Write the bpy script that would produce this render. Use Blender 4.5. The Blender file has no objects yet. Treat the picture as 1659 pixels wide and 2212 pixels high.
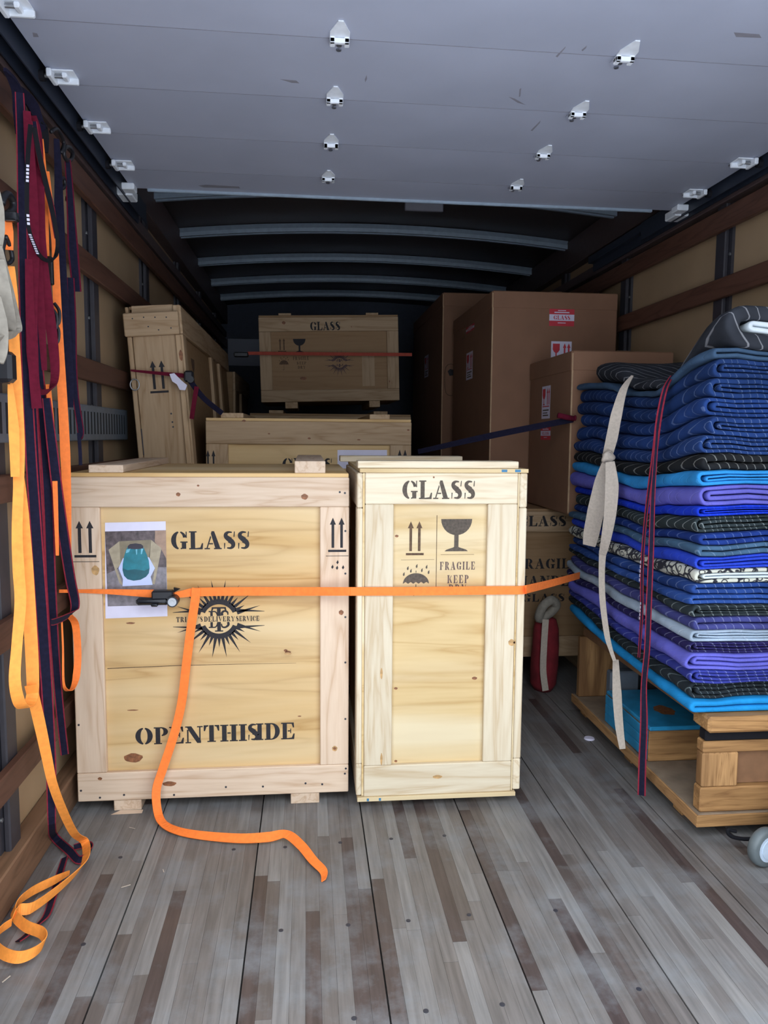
import bpy, math, random
from mathutils import Vector, Matrix, noise
random.seed(7)
scene = bpy.context.scene
COL = scene.collection

# ------------------------------------------------------------------ camera
IMG_W, IMG_H, FPX, CAM_Z = 1659, 2212, 1661.0, 1.2
YAW, PITCH, ROLL = math.radians(5.70465), math.radians(5.66462), 0.0075
_f = Vector((math.sin(YAW)*math.cos(PITCH), math.cos(YAW)*math.cos(PITCH), -math.sin(PITCH)))
_r0 = Vector((math.cos(YAW), -math.sin(YAW), 0)); _u0 = _r0.cross(_f)
CAM_R = _r0*math.cos(ROLL)+_u0*math.sin(ROLL); CAM_U = _u0*math.cos(ROLL)-_r0*math.sin(ROLL); CAM_F = _f
cam_data = bpy.data.cameras.new('camera'); cam = bpy.data.objects.new('camera', cam_data); COL.objects.link(cam)
cam_data.sensor_fit = 'HORIZONTAL'; cam_data.sensor_width = 36.0; cam_data.lens = 36.0*FPX/IMG_W
cam_data.clip_start = 0.05; cam_data.clip_end = 200
M3 = Matrix((CAM_R, CAM_U, -CAM_F)).transposed()
cam.matrix_world = Matrix.Translation((0, 0, CAM_Z)) @ M3.to_4x4()
scene.camera = cam

# ------------------------------------------------------------------ world, light, exposure
world = bpy.data.worlds.new('overcast_sky'); scene.world = world; world.use_nodes = True
wn = world.node_tree.nodes['Background']
wt = world.node_tree                       # standard overcast sky: zenith three times as bright as the horizon
_tc = wt.nodes.new('ShaderNodeTexCoord'); _sx = wt.nodes.new('ShaderNodeSeparateXYZ'); _mr = wt.nodes.new('ShaderNodeMapRange')
wt.links.new(_tc.outputs['Generated'], _sx.inputs[0]); wt.links.new(_sx.outputs['Z'], _mr.inputs['Value'])
_mr.inputs['From Min'].default_value = 0.0; _mr.inputs['From Max'].default_value = 1.0
_mr.inputs['To Min'].default_value = 0.6; _mr.inputs['To Max'].default_value = 1.8
wt.links.new(_mr.outputs[0], wn.inputs[1]); wn.inputs[0].default_value = (0.84, 0.925, 1.0, 1)
sun_data = bpy.data.lights.new('sun', 'SUN'); sun_data.energy = 3.0; sun_data.angle = math.radians(2); sun_data.color = (1.0, .96, .9)
sun = bpy.data.objects.new('sun', sun_data); COL.objects.link(sun); sun.rotation_euler = (math.radians(-32), math.radians(22), 0)   # from ahead of the truck: lights only the ground outside
pl = bpy.data.lights.new('rear_opening_portal', 'AREA'); pl.shape = 'RECTANGLE'; pl.size = 2.5; pl.size_y = 2.2
pl.cycles.is_portal = True
po = bpy.data.objects.new('rear_opening_portal', pl); COL.objects.link(po)
po.location = (0.43, 1.04, 1.08); po.rotation_euler = (math.radians(90), 0, 0)
scene.view_settings.view_transform = 'Standard'; scene.view_settings.look = 'None'
scene.view_settings.exposure = 1.97; scene.view_settings.gamma = 1.0
scene.view_settings.use_curve_mapping = False
scene.cycles.max_bounces = 10; scene.cycles.diffuse_bounces = 8
scene.cycles.glossy_bounces = 4; scene.cycles.caustics_reflective = False; scene.cycles.caustics_refractive = False

# ------------------------------------------------------------------ helpers
def at(px, py, X=None, Y=None, Z=None):
    """world point that photo pixel (px, py) shows on the plane x=X, y=Y or z=Z"""
    d = CAM_F + CAM_R*((px-IMG_W/2)/FPX) - CAM_U*((py-IMG_H/2)/FPX)
    t = X/d.x if X is not None else (Y/d.y if Y is not None else (Z-CAM_Z)/d.z)
    return Vector((0, 0, CAM_Z)) + d*t

WLOC = {}
def thing(name, label, cat, loc, group=None, kind=None):
    o = bpy.data.objects.new(name, None); COL.objects.link(o)
    o.empty_display_size = 0.1; o.location = loc; WLOC[o.name] = Vector(loc)
    tag(o, label, cat, group, kind)
    return o
def tag(o, label=None, cat=None, group=None, kind=None):
    if label: o['label'] = label
    if cat: o['category'] = cat
    if group: o['group'] = group
    if kind: o['kind'] = kind
    return o
def mesh(name, verts, faces, mats, parent=None, smooth=False, midx=None, label=None):
    verts = [Vector(v) for v in verts]
    lo = Vector([min(v[i] for v in verts) for i in range(3)]); hi = Vector([max(v[i] for v in verts) for i in range(3)])
    c = (lo+hi)/2
    me = bpy.data.meshes.new(name); me.from_pydata([v-c for v in verts], [], faces)
    if not isinstance(mats, (list, tuple)): mats = [mats]
    for m in mats: me.materials.append(m)
    if midx: me.polygons.foreach_set('material_index', midx)
    if smooth: me.polygons.foreach_set('use_smooth', [True]*len(me.polygons))
    me.update()
    o = bpy.data.objects.new(name, me); COL.objects.link(o); WLOC[o.name] = c.copy()
    if parent is not None:
        o.parent = parent; o.location = c - WLOC[parent.name]
    else: o.location = c
    if label: o['label'] = label
    return o
def box_vf(x0, x1, y0, y1, z0, z1, b=0.0):
    if x0 > x1: x0, x1 = x1, x0
    if y0 > y1: y0, y1 = y1, y0
    if z0 > z1: z0, z1 = z1, z0
    b = min(b, (x1-x0)*.45, (y1-y0)*.45, (z1-z0)*.45)
    if b <= 0:
        v = [(x, y, z) for x in (x0, x1) for y in (y0, y1) for z in (z0, z1)]
        return v, [(0,1,3,2), (4,6,7,5), (0,4,5,1), (2,3,7,6), (0,2,6,4), (1,5,7,3)]
    v = []; idx = {}
    X = (x0, x1); Y = (y0, y1); Z = (z0, z1)
    for i in (0, 1):
        for j in (0, 1):
            for k in (0, 1):
                sx, sy, sz = (1, -1)[i], (1, -1)[j], (1, -1)[k]
                idx[i,j,k,'x'] = len(v); v.append((X[i], Y[j]+b*sy, Z[k]+b*sz))
                idx[i,j,k,'y'] = len(v); v.append((X[i]+b*sx, Y[j], Z[k]+b*sz))
                idx[i,j,k,'z'] = len(v); v.append((X[i]+b*sx, Y[j]+b*sy, Z[k]))
    f = []
    for i in (0, 1):
        q = [idx[i,j,k,'x'] for j, k in ((0,0),(0,1),(1,1),(1,0))]; f.append(q if i == 0 else q[::-1])
        q = [idx[j,i,k,'y'] for j, k in ((0,0),(1,0),(1,1),(0,1))]; f.append(q if i == 0 else q[::-1])
        q = [idx[j,k,i,'z'] for j, k in ((0,0),(0,1),(1,1),(1,0))]; f.append(q if i == 0 else q[::-1])
    for i in (0, 1):
        for j in (0, 1):
            q = [idx[i,j,0,'x'], idx[i,j,1,'x'], idx[i,j,1,'y'], idx[i,j,0,'y']]; f.append(q)
            q = [idx[i,0,j,'x'], idx[i,1,j,'x'], idx[i,1,j,'z'], idx[i,0,j,'z']]; f.append(q)
            q = [idx[0,i,j,'y'], idx[1,i,j,'y'], idx[1,i,j,'z'], idx[0,i,j,'z']]; f.append(q)
            for k in (0, 1): f.append([idx[i,j,k,a] for a in 'xyz'])
    return v, f
def box(name, x0, x1, y0, y1, z0, z1, mat, parent=None, b=0.002, label=None):
    v, f = box_vf(x0, x1, y0, y1, z0, z1, b)
    return mesh(name, v, f, mat, parent, label=label)
class MB:
    def __init__(s): s.v = []; s.f = []; s.m = []
    def add(s, v, f, mi=0):
        n = len(s.v); s.v += [tuple(a) for a in v]; s.f += [[i+n for i in q] for q in f]; s.m += [mi]*len(f); return s
    def box(s, *a, b=0.0, mi=0): return s.add(*box_vf(*a, b), mi)
    def cyl(s, p, q, r, n=14, mi=0, r2=None):
        p = Vector(p); q = Vector(q); d = (q-p).normalized(); r2 = r if r2 is None else r2
        a = d.orthogonal().normalized(); b = d.cross(a)
        v = []
        for c, rr in ((p, r), (q, r2)):
            for i in range(n):
                t = 2*math.pi*i/n; v.append(c+a*math.cos(t)*rr+b*math.sin(t)*rr)
        f = [(i, (i+1) % n, n+(i+1) % n, n+i) for i in range(n)]+[tuple(range(n))[::-1], tuple(range(n, 2*n))]
        return s.add(v, f, mi)
    def tube(s, pts, r, n=8, mi=0, closed=False, sub=5):
        P = crom([Vector(p) for p in pts], sub, closed); L = len(P); v = []; f = []
        up = None
        for i, p in enumerate(P):
            d = (P[(i+1) % L]-P[i-1]) if closed else (P[min(i+1, L-1)]-P[max(i-1, 0)])
            d.normalize()
            a = d.orthogonal() if up is None else (up - d*up.dot(d))
            a.normalize(); up = a; b = d.cross(a)
            for k in range(n):
                t = 2*math.pi*k/n; v.append(p+(a*math.cos(t)+b*math.sin(t))*r)
        for i in range(L if closed else L-1):
            j = (i+1) % L
            for k in range(n): f.append((i*n+k, i*n+(k+1) % n, j*n+(k+1) % n, j*n+k))
        if not closed: f += [tuple(range(n))[::-1], tuple((L-1)*n+k for k in range(n))]
        return s.add(v, f, mi)
    def build(s, name, mats, parent=None, smooth=False, label=None):
        return mesh(name, s.v, s.f, mats, parent, smooth, s.m, label)
def crom(P, sub=6, closed=False):
    if len(P) < 3 and not closed:
        return [P[0].lerp(P[-1], i/sub) for i in range(sub+1)]
    out = []; n = len(P)
    for i in range(n if closed else n-1):
        if closed: a, b, c, d = P[i-1], P[i], P[(i+1) % n], P[(i+2) % n]
        else: a, b, c, d = P[max(i-1, 0)], P[i], P[i+1], P[min(i+2, n-1)]
        for k in range(sub):
            t = k/sub
            out.append(0.5*((2*b)+(c-a)*t+(2*a-5*b+4*c-d)*t*t+(3*b-a-3*c+d)*t**3))
    if not closed: out.append(P[-1])
    return out
def lerp_list(vals, n):
    if not isinstance(vals, (list, tuple)): return [vals]*n
    out = []
    for i in range(n):
        t = i/(n-1)*(len(vals)-1); a = min(int(t), len(vals)-2); out.append(vals[a]+(vals[a+1]-vals[a])*(t-a))
    return out
def ribbon(name, pts, w, mats, parent=None, wd=(1, 0.3, 0), th=0.002, sub=6, edge=0.0, label=None):
    """webbing: centre line pts, width w (number or list), width direction wd (vector or one per point)"""
    P = crom([Vector(p) for p in pts], sub); n = len(P); W = lerp_list(w, n)
    if isinstance(wd[0], (int, float)): D = [Vector(wd)]*n
    else:
        D0 = [Vector(d) for d in wd]; D = []
        for i in range(n):
            t = i/(n-1)*(len(D0)-1); a = min(int(t), len(D0)-2); D.append(D0[a].lerp(D0[a+1], t-a))
    cuts = [-.5, .5] if edge <= 0 else [-.5, -.5+edge, .5-edge, .5]
    v = []; f = []; mi = []; m = len(cuts)
    for i, p in enumerate(P):
        d = P[min(i+1, n-1)]-P[max(i-1, 0)]; d.normalize()
        s = D[i]-d*D[i].dot(d)
        if s.length < 1e-4: s = d.orthogonal()
        s.normalize(); nn = d.cross(s)
        for sg in (.5, -.5):
            for c in cuts: v.append(p+s*c*W[i]+nn*sg*th)
    k = 2*m
    for i in range(n-1):
        a, b = i*k, (i+1)*k
        for j in range(m-1):
            e = 1 if (edge > 0 and j != 1) else 0
            f.append((a+j, a+j+1, b+j+1, b+j)); mi.append(e)
            f.append((a+m+j+1, a+m+j, b+m+j, b+m+j+1)); mi.append(e)
        f.append((a+m, a, b, b+m)); mi.append(1 if edge > 0 else 0)
        f.append((a+m-1, a+2*m-1, b+2*m-1, b+m-1)); mi.append(1 if edge > 0 else 0)
    for a in (0, (n-1)*k):
        f.append([a+j for j in range(m)]+[a+m+j for j in range(m-1, -1, -1)]); mi.append(0)
    return mesh(name, v, f, mats, parent, False, mi, label)
def copy_tree(o, parent=None):
    c = o.copy(); COL.objects.link(c); c.parent = parent
    for ch in list(o.children): copy_tree(ch, c)
    return c

# ------------------------------------------------------------------ materials
MATS = {}
def newmat(name):
    m = bpy.data.materials.new(name); m.use_nodes = True; nt = m.node_tree
    return m, nt, nt.nodes['Principled BSDF']
def N(nt, t, **kw):
    n = nt.nodes.new(t)
    for k, v in kw.items(): setattr(n, k, v)
    return n
def ramp(nt, stops, interp='LINEAR'):
    r = N(nt, 'ShaderNodeValToRGB'); r.color_ramp.interpolation = interp
    el = r.color_ramp.elements
    while len(el) < len(stops): el.new(0.5)
    for e, (p, c) in zip(el, stops): e.position = p; e.color = (*c, 1)
    return r
def plain(name, col, rough=.6, metal=0.0, noise_amt=.12, scale=30, bump=0.0, spec=.5, sheen=0):
    m, nt, b = newmat(name)
    tc = N(nt, 'ShaderNodeTexCoord'); nz = N(nt, 'ShaderNodeTexNoise'); nz.inputs['Scale'].default_value = scale
    nz.inputs['Detail'].default_value = 6
    nt.links.new(tc.outputs['Object'], nz.inputs['Vector'])
    r = ramp(nt, [(.3, tuple(c*(1-noise_amt) for c in col)), (.7, tuple(min(1, c*(1+noise_amt)) for c in col))])
    nt.links.new(nz.outputs['Fac'], r.inputs['Fac']); nt.links.new(r.outputs['Color'], b.inputs['Base Color'])
    b.inputs['Roughness'].default_value = rough; b.inputs['Metallic'].default_value = metal
    b.inputs['Specular IOR Level'].default_value = spec
    if sheen: b.inputs['Sheen Weight'].default_value = sheen; b.inputs['Sheen Roughness'].default_value = .5
    if bump:
        bp = N(nt, 'ShaderNodeBump'); bp.inputs['Strength'].default_value = bump; bp.inputs['Distance'].default_value = .002
        nt.links.new(nz.outputs['Fac'], bp.inputs['Height']); nt.links.new(bp.outputs['Normal'], b.inputs['Normal'])
    return m
def wood(name, axis, light, dark, rough=.65, gscale=1.0, contrast=1.0, blotch=None):
    """board with grain running along axis"""
    m, nt, b = newmat(name)
    tc = N(nt, 'ShaderNodeTexCoord'); oi = N(nt, 'ShaderNodeObjectInfo')
    mul = N(nt, 'ShaderNodeVectorMath', operation='SCALE'); comb = N(nt, 'ShaderNodeCombineXYZ')
    for i in range(3): nt.links.new(oi.outputs['Random'], comb.inputs[i])
    nt.links.new(comb.outputs[0], mul.inputs[0]); mul.inputs['Scale'].default_value = 17.0
    add = N(nt, 'ShaderNodeVectorMath', operation='ADD')
    nt.links.new(tc.outputs['Object'], add.inputs[0]); nt.links.new(mul.outputs[0], add.inputs[1])
    mp = N(nt, 'ShaderNodeMapping'); nt.links.new(add.outputs[0], mp.inputs['Vector'])
    s = [9*gscale]*3; s['xyz'.index(axis)] = .8*gscale; mp.inputs['Scale'].default_value = s
    nz = N(nt, 'ShaderNodeTexNoise'); nz.inputs['Scale'].default_value = 1.6; nz.inputs['Detail'].default_value = 3
    nz.inputs['Distortion'].default_value = .6
    nt.links.new(mp.outputs[0], nz.inputs['Vector'])
    mm = N(nt, 'ShaderNodeMath', operation='MULTIPLY'); mm.inputs[1].default_value = 11.0
    nt.links.new(nz.outputs['Fac'], mm.inputs[0])
    fr = N(nt, 'ShaderNodeMath', operation='PINGPONG'); fr.inputs[1].default_value = 1.0; nt.links.new(mm.outputs[0], fr.inputs[0])
    pw = N(nt, 'ShaderNodeMath', operation='POWER'); pw.inputs[1].default_value = 2.2; nt.links.new(fr.outputs[0], pw.inputs[0])
    fine = N(nt, 'ShaderNodeTexNoise'); fine.inputs['Scale'].default_value = 14; fine.inputs['Detail'].default_value = 5
    nt.links.new(mp.outputs[0], fine.inputs['Vector'])
    ad = N(nt, 'ShaderNodeMath', operation='MULTIPLY_ADD'); ad.inputs[1].default_value = .55
    nt.links.new(fine.outputs['Fac'], ad.inputs[0]); 
    sc2 = N(nt, 'ShaderNodeMath', operation='MULTIPLY'); sc2.inputs[1].default_value = .5*contrast; nt.links.new(pw.outputs[0], sc2.inputs[0])
    nt.links.new(sc2.outputs[0], ad.inputs[2])
    mid = tuple((a*.6+c*.4) for a, c in zip(light, dark))
    r = ramp(nt, [(.18, light), (.55, mid), (.95, dark)]); nt.links.new(ad.outputs[0], r.inputs['Fac'])
    out = r.outputs['Color']
    if blotch:
        bz = N(nt, 'ShaderNodeTexNoise'); bz.inputs['Scale'].default_value = .5; bz.inputs['Detail'].default_value = 4; bz.inputs['Distortion'].default_value = 1.0
        nt.links.new(mp.outputs[0], bz.inputs['Vector'])
        br = ramp(nt, [(.42, (0, 0, 0)), (.62, (1, 1, 1))]); nt.links.new(bz.outputs['Fac'], br.inputs['Fac'])
        mx = N(nt, 'ShaderNodeMix', data_type='RGBA'); nt.links.new(br.outputs['Color'], mx.inputs['Factor'])
        nt.links.new(out, mx.inputs['A']); mx.inputs['B'].default_value = (*blotch, 1); 
        mx2 = N(nt, 'ShaderNodeMix', data_type='RGBA'); mx2.inputs['Factor'].default_value = .85
        nt.links.new(out, mx2.inputs['A']); nt.links.new(mx.outputs['Result'], mx2.inputs['B']); out = mx2.outputs['Result']
    # slight board-to-board tone
    hv = N(nt, 'ShaderNodeHueSaturation'); mr = N(nt, 'ShaderNodeMapRange')
    mr.inputs['To Min'].default_value = .92; mr.inputs['To Max'].default_value = 1.06
    nt.links.new(oi.outputs['Random'], mr.inputs['Value']); nt.links.new(mr.outputs[0], hv.inputs['Value'])
    nt.links.new(out, hv.inputs['Color']); nt.links.new(hv.outputs[0], b.inputs['Base Color'])
    b.inputs['Roughness'].default_value = rough; b.inputs['Specular IOR Level'].default_value = .3
    bp = N(nt, 'ShaderNodeBump'); bp.inputs['Strength'].default_value = .15; bp.inputs['Distance'].default_value = .001
    nt.links.new(fine.outputs['Fac'], bp.inputs['Height']); nt.links.new(bp.outputs['Normal'], b.inputs['Normal'])
    return m
PINK = dict(light=(.68, .52, .39), dark=(.49, .32, .205))
PALE = dict(light=(.70, .60, .45), dark=(.52, .38, .23))
SHADED = dict(light=(.48, .335, .205), dark=(.32, .195, .10))  # pine of the deeper crates, darkened to carry the shade of the interior
pine = {a: wood('pine_rosy_'+a, a, **PINK) for a in 'xyz'}
pale = {a: wood('pine_pale_'+a, a, **PALE) for a in 'xyz'}
dull = {a: wood('pine_shaded_'+a, a, **SHADED) for a in 'xyz'}
ply = wood('plywood_gold', 'x', (.65, .425, .19), (.47, .27, .095), gscale=.62, contrast=1.3, blotch=(.73, .55, .32))
ply_pale = wood('plywood_pale', 'x', (.66, .48, .245), (.52, .335, .14), gscale=.66, contrast=1.2, blotch=(.74, .62, .42))
ply_shaded = wood('plywood_shaded', 'x', (.35, .215, .11), (.26, .145, .065), gscale=.6, contrast=.8)  # plywood with the dimness of the far end put into its colour
slat_m = wood('wall_slat_wood', 'y', (.115, .052, .034), (.06, .026, .017), rough=.55)
kick_m = wood('kick_board_wood', 'y', (.20, .11, .065), (.10, .055, .03), rough=.6)
cart_x = wood('cart_wood_x', 'x', (.46, .25, .10), (.15, .065, .022), gscale=2.0, contrast=.8, blotch=(.13, .06, .022))
cart_z = wood('cart_wood_z', 'z', (.50, .28, .12), (.16, .07, .025), gscale=2.0, contrast=.8, blotch=(.14, .065, .025))
cart_y = wood('cart_wood_y', 'y', (.42, .23, .10), (.17, .08, .03), gscale=2.0, contrast=.8)
cart_panel = plain('cart_panel_brown', (.20, .10, .05), .6)
deck_m = plain('cart_deck_worn', (.23, .17, .12), .7, noise_amt=.3, scale=12)
knot_m = plain('knot_brown', (.22, .085, .035), .6, noise_amt=.5, scale=90)
knot_soft = plain('knot_amber', (.46, .27, .11), .6, noise_amt=.4, scale=60)
nail_m = plain('nail_head', (.03, .03, .04), .5)
ink = plain('stencil_ink_black', (.014, .012, .016), .75, noise_amt=.4, scale=200)
ink_grey = plain('stencil_ink_grey', (.085, .065, .05), .8, noise_amt=.35, scale=120)
ink_brown = plain('stencil_ink_faded', (.10, .055, .03), .8, noise_amt=.4, scale=120)
ink_plum = plain('stencil_ink_plum', (.10, .06, .06), .8, noise_amt=.4, scale=120)
card = plain('cardboard_brown', (.23, .115, .066), .8, noise_amt=.08, scale=6)
card_edge = plain('cardboard_edge', (.42, .27, .16), .8)
card_tape = plain('packing_tape', (.24, .13, .07), .35, noise_amt=.05)
wall_m = plain('wall_panel_tan', (.37, .255, .15), .55, noise_amt=.10, scale=3)
post_m = plain('wall_post_dark', (.032, .03, .038), .5)
rail_m = plain('top_rail_plum', (.075, .05, .05), .5)
track_m = plain('door_track_navy', (.018, .024, .04), .5)
door_m = plain('door_panel_grey', (.375, .40, .495), .5, noise_amt=.07, scale=2.5)
hinge_m = plain('hinge_zinc_white', (.72, .75, .80), .4, noise_amt=.08)
scuff_m = plain('scuff_grey', (.22, .215, .25), .7)
screw_m = plain('screw_steel', (.16, .17, .2), .4, .6)
bow_m = plain('roof_bow_galvanised', (.27, .33, .40), .4, .15, noise_amt=.1)
roof_m = plain('roof_sheet_brown', (.042, .034, .034), .45, noise_amt=.5, scale=1.2)
front_m = plain('front_wall_bluegrey', (.035, .045, .075), .6)
etrack_m = plain('etrack_galvanised', (.16, .19, .23), .45, .3)
slot_m = plain('etrack_slot_dark', (.01, .012, .016), .8)
orange_m = plain('webbing_orange', (.95, .20, .028), .75, noise_amt=.10, scale=80, bump=.2)
amber_m = plain('webbing_amber', (.90, .30, .045), .75, noise_amt=.10, scale=80, bump=.2)
navy_m = plain('webbing_navy', (.011, .010, .026), .9, spec=.15, noise_amt=.2, scale=100)
red_m = plain('webbing_red', (.22, .018, .034), .9, spec=.15, noise_amt=.15, scale=100)
maroon_m = plain('webbing_maroon', (.115, .007, .022), .9, spec=.15, noise_amt=.15, scale=80)
cream_m = plain('cotton_cream', (.50, .42, .35), .9, noise_amt=.1, scale=120, bump=.3)
canvas_m = plain('canvas_grey_cream', (.27, .24, .20), .9, noise_amt=.15, scale=60, bump=.3)
rubber_m = plain('rubber_black', (.007, .007, .010), .8, spec=.2)
blackmetal = plain('ratchet_black', (.016, .016, .02), .4, .3)
steel = plain('ratchet_steel', (.35, .36, .38), .35, .8)
white_p = plain('paper_white', (.68, .65, .80), .7, noise_amt=.03)
red_p = plain('label_red', (.55, .03, .05), .6, noise_amt=.05)
bluepaint = plain('blue_paint', (.022, .24, .46), .35, noise_amt=.25, scale=14)
blue_tick = plain('blue_marker', (.05, .18, .32), .7)
tyre_m = plain('caster_tyre_grey', (.11, .13, .14), .5)
hub_m = plain('caster_hub_pale_blue', (.48, .56, .68), .4)
ground_m = plain('concrete_ground', (.36, .38, .42), .9, noise_amt=.2, scale=3)
redcloth = plain('red_cloth', (.20, .012, .02), .9, noise_amt=.25, scale=20)
darkbag = plain('dark_bag', (.03, .032, .04), .8, noise_amt=.3)

# floor strips: tone per strip, scuffs and grain by position
def floor_material():
    m, nt, b = newmat('floor_laminate')
    g = N(nt, 'ShaderNodeNewGeometry'); oi = N(nt, 'ShaderNodeObjectInfo')
    tone = ramp(nt, [(0, (.062, .044, .042)), (.14, (.072, .053, .049)), (.18, (.115, .098, .091)), (.5, (.145, .131, .125)), (.8, (.175, .164, .16)), (1, (.21, .20, .195))])
    nt.links.new(oi.outputs['Random'], tone.inputs['Fac'])
    mp = N(nt, 'ShaderNodeMapping'); mp.inputs['Scale'].default_value = (60, 3.5, 1); nt.links.new(g.outputs['Position'], mp.inputs['Vector'])
    n1 = N(nt, 'ShaderNodeTexNoise'); n1.inputs['Scale'].default_value = 1.5; n1.inputs['Detail'].default_value = 7; nt.links.new(mp.outputs[0], n1.inputs['Vector'])
    n2 = N(nt, 'ShaderNodeTexNoise'); n2.inputs['Scale'].default_value = 4.0; n2.inputs['Detail'].default_value = 8; n2.inputs['Roughness'].default_value = .7
    nt.links.new(g.outputs['Position'], n2.inputs['Vector'])
    r1 = ramp(nt, [(.3, (.72, .72, .72)), (.7, (1.2, 1.2, 1.2))]); nt.links.new(n1.outputs['Fac'], r1.inputs['Fac'])
    mx = N(nt, 'ShaderNodeMix', data_type='RGBA', blend_type='MULTIPLY'); mx.inputs['Factor'].default_value = 1
    nt.links.new(tone.outputs[0], mx.inputs['A']); nt.links.new(r1.outputs[0], mx.inputs['B'])
    # pale worn dust in patches
    r2 = ramp(nt, [(.48, (0, 0, 0)), (.70, (.6, .6, .6))]); nt.links.new(n2.outputs['Fac'], r2.inputs['Fac'])
    mx2 = N(nt, 'ShaderNodeMix', data_type='RGBA'); nt.links.new(r2.outputs[0], mx2.inputs['Factor'])
    nt.links.new(mx.outputs['Result'], mx2.inputs['A']); mx2.inputs['B'].default_value = (.215, .23, .25, 1)
    nt.links.new(mx2.outputs['Result'], b.inputs['Base Color'])
    rr = ramp(nt, [(.3, (.36,)*3), (.7, (.62,)*3)]); nt.links.new(n2.outputs['Fac'], rr.inputs['Fac']); nt.links.new(rr.outputs[0], b.inputs['Roughness'])
    bp = N(nt, 'ShaderNodeBump'); bp.inputs['Strength'].default_value = .25; bp.inputs['Distance'].default_value = .001
    nt.links.new(n1.outputs['Fac'], bp.inputs['Height']); nt.links.new(bp.outputs['Normal'], b.inputs['Normal'])
    return m
floor_m = floor_material()
seam_m = plain('floor_seam_dark', (.035, .03, .03), .9)

def quilt(name, col, line=None, density=26, amt=.5, zig=3.0):
    """quilted cotton with thin stitched lines"""
    m, nt, b = newmat(name)
    g = N(nt, 'ShaderNodeNewGeometry')
    nz = N(nt, 'ShaderNodeTexNoise'); nz.inputs['Scale'].default_value = 9; nz.inputs['Detail'].default_value = 5; nt.links.new(g.outputs['Position'], nz.inputs['Vector'])
    r = ramp(nt, [(.3, tuple(c*.72 for c in col)), (.7, tuple(min(1, c*1.2) for c in col))]); nt.links.new(nz.outputs['Fac'], r.inputs['Fac'])
    wv = N(nt, 'ShaderNodeTexWave', wave_type='BANDS', bands_direction='DIAGONAL', wave_profile='SIN')
    wv.inputs['Scale'].default_value = density; wv.inputs['Distortion'].default_value = zig; wv.inputs['Detail'].default_value = 0.5; wv.inputs['Detail Scale'].default_value = .6
    vm = N(nt, 'ShaderNodeVectorMath', operation='MULTIPLY'); vm.inputs[1].default_value = (1, .42, .5); nt.links.new(g.outputs['Position'], vm.inputs[0]); nt.links.new(vm.outputs[0], wv.inputs['Vector'])
    lr = ramp(nt, [(.955, (0, 0, 0)), (.99, (1, 1, 1))]); nt.links.new(wv.outputs['Fac'], lr.inputs['Fac'])
    ml = N(nt, 'ShaderNodeMath', operation='MULTIPLY'); ml.inputs[1].default_value = amt*.6; nt.links.new(lr.outputs[0], ml.inputs[0])
    mx = N(nt, 'ShaderNodeMix', data_type='RGBA'); nt.links.new(ml.outputs[0], mx.inputs['Factor'])
    nt.links.new(r.outputs[0], mx.inputs['A']); mx.inputs['B'].default_value = (*(line or (.55, .58, .65)), 1)
    nt.links.new(mx.outputs['Result'], b.inputs['Base Color'])
    b.inputs['Roughness'].default_value = .9; b.inputs['Specular IOR Level'].default_value = .15
    bp = N(nt, 'ShaderNodeBump'); bp.inputs['Strength'].default_value = .5; bp.inputs['Distance'].default_value = .004
    ad = N(nt, 'ShaderNodeMath', operation='MULTIPLY_ADD'); ad.inputs[1].default_value = -.5
    nt.links.new(lr.outputs[0], ad.inputs[0]); nt.links.new(nz.outputs['Fac'], ad.inputs[2])
    nt.links.new(ad.outputs[0], bp.inputs['Height']); nt.links.new(bp.outputs['Normal'], b.inputs['Normal'])
    return m
def scroll_print(name):
    """cream cotton with black curls"""
    m, nt, b = newmat(name)
    g = N(nt, 'ShaderNodeNewGeometry')
    vo = N(nt, 'ShaderNodeTexVoronoi', feature='F1'); vo.inputs['Scale'].default_value = 38; nt.links.new(g.outputs['Position'], vo.inputs['Vector'])
    a = ramp(nt, [(.26, (0,)*3), (.30, (1,)*3), (.38, (1,)*3), (.42, (0,)*3)]); nt.links.new(vo.outputs['Distance'], a.inputs['Fac'])
    v2 = N(nt, 'ShaderNodeTexVoronoi', feature='DISTANCE_TO_EDGE'); v2.inputs['Scale'].default_value = 19; nt.links.new(g.outputs['Position'], v2.inputs['Vector'])
    c = ramp(nt, [(.05, (1,)*3), (.09, (0,)*3)]); nt.links.new(v2.outputs['Distance'], c.inputs['Fac'])
    mxm = N(nt, 'ShaderNodeMath', operation='MAXIMUM'); nt.links.new(a.outputs[0], mxm.inputs[0]); nt.links.new(c.outputs[0], mxm.inputs[1])
    mx = N(nt, 'ShaderNodeMix', data_type='RGBA'); nt.links.new(mxm.outputs[0], mx.inputs['Factor'])
    mx.inputs['A'].default_value = (.55, .55, .47, 1); mx.inputs['B'].default_value = (.02, .02, .03, 1)
    nt.links.new(mx.outputs['Result'], b.inputs['Base Color']); b.inputs['Roughness'].default_value = .9
    return m

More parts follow.
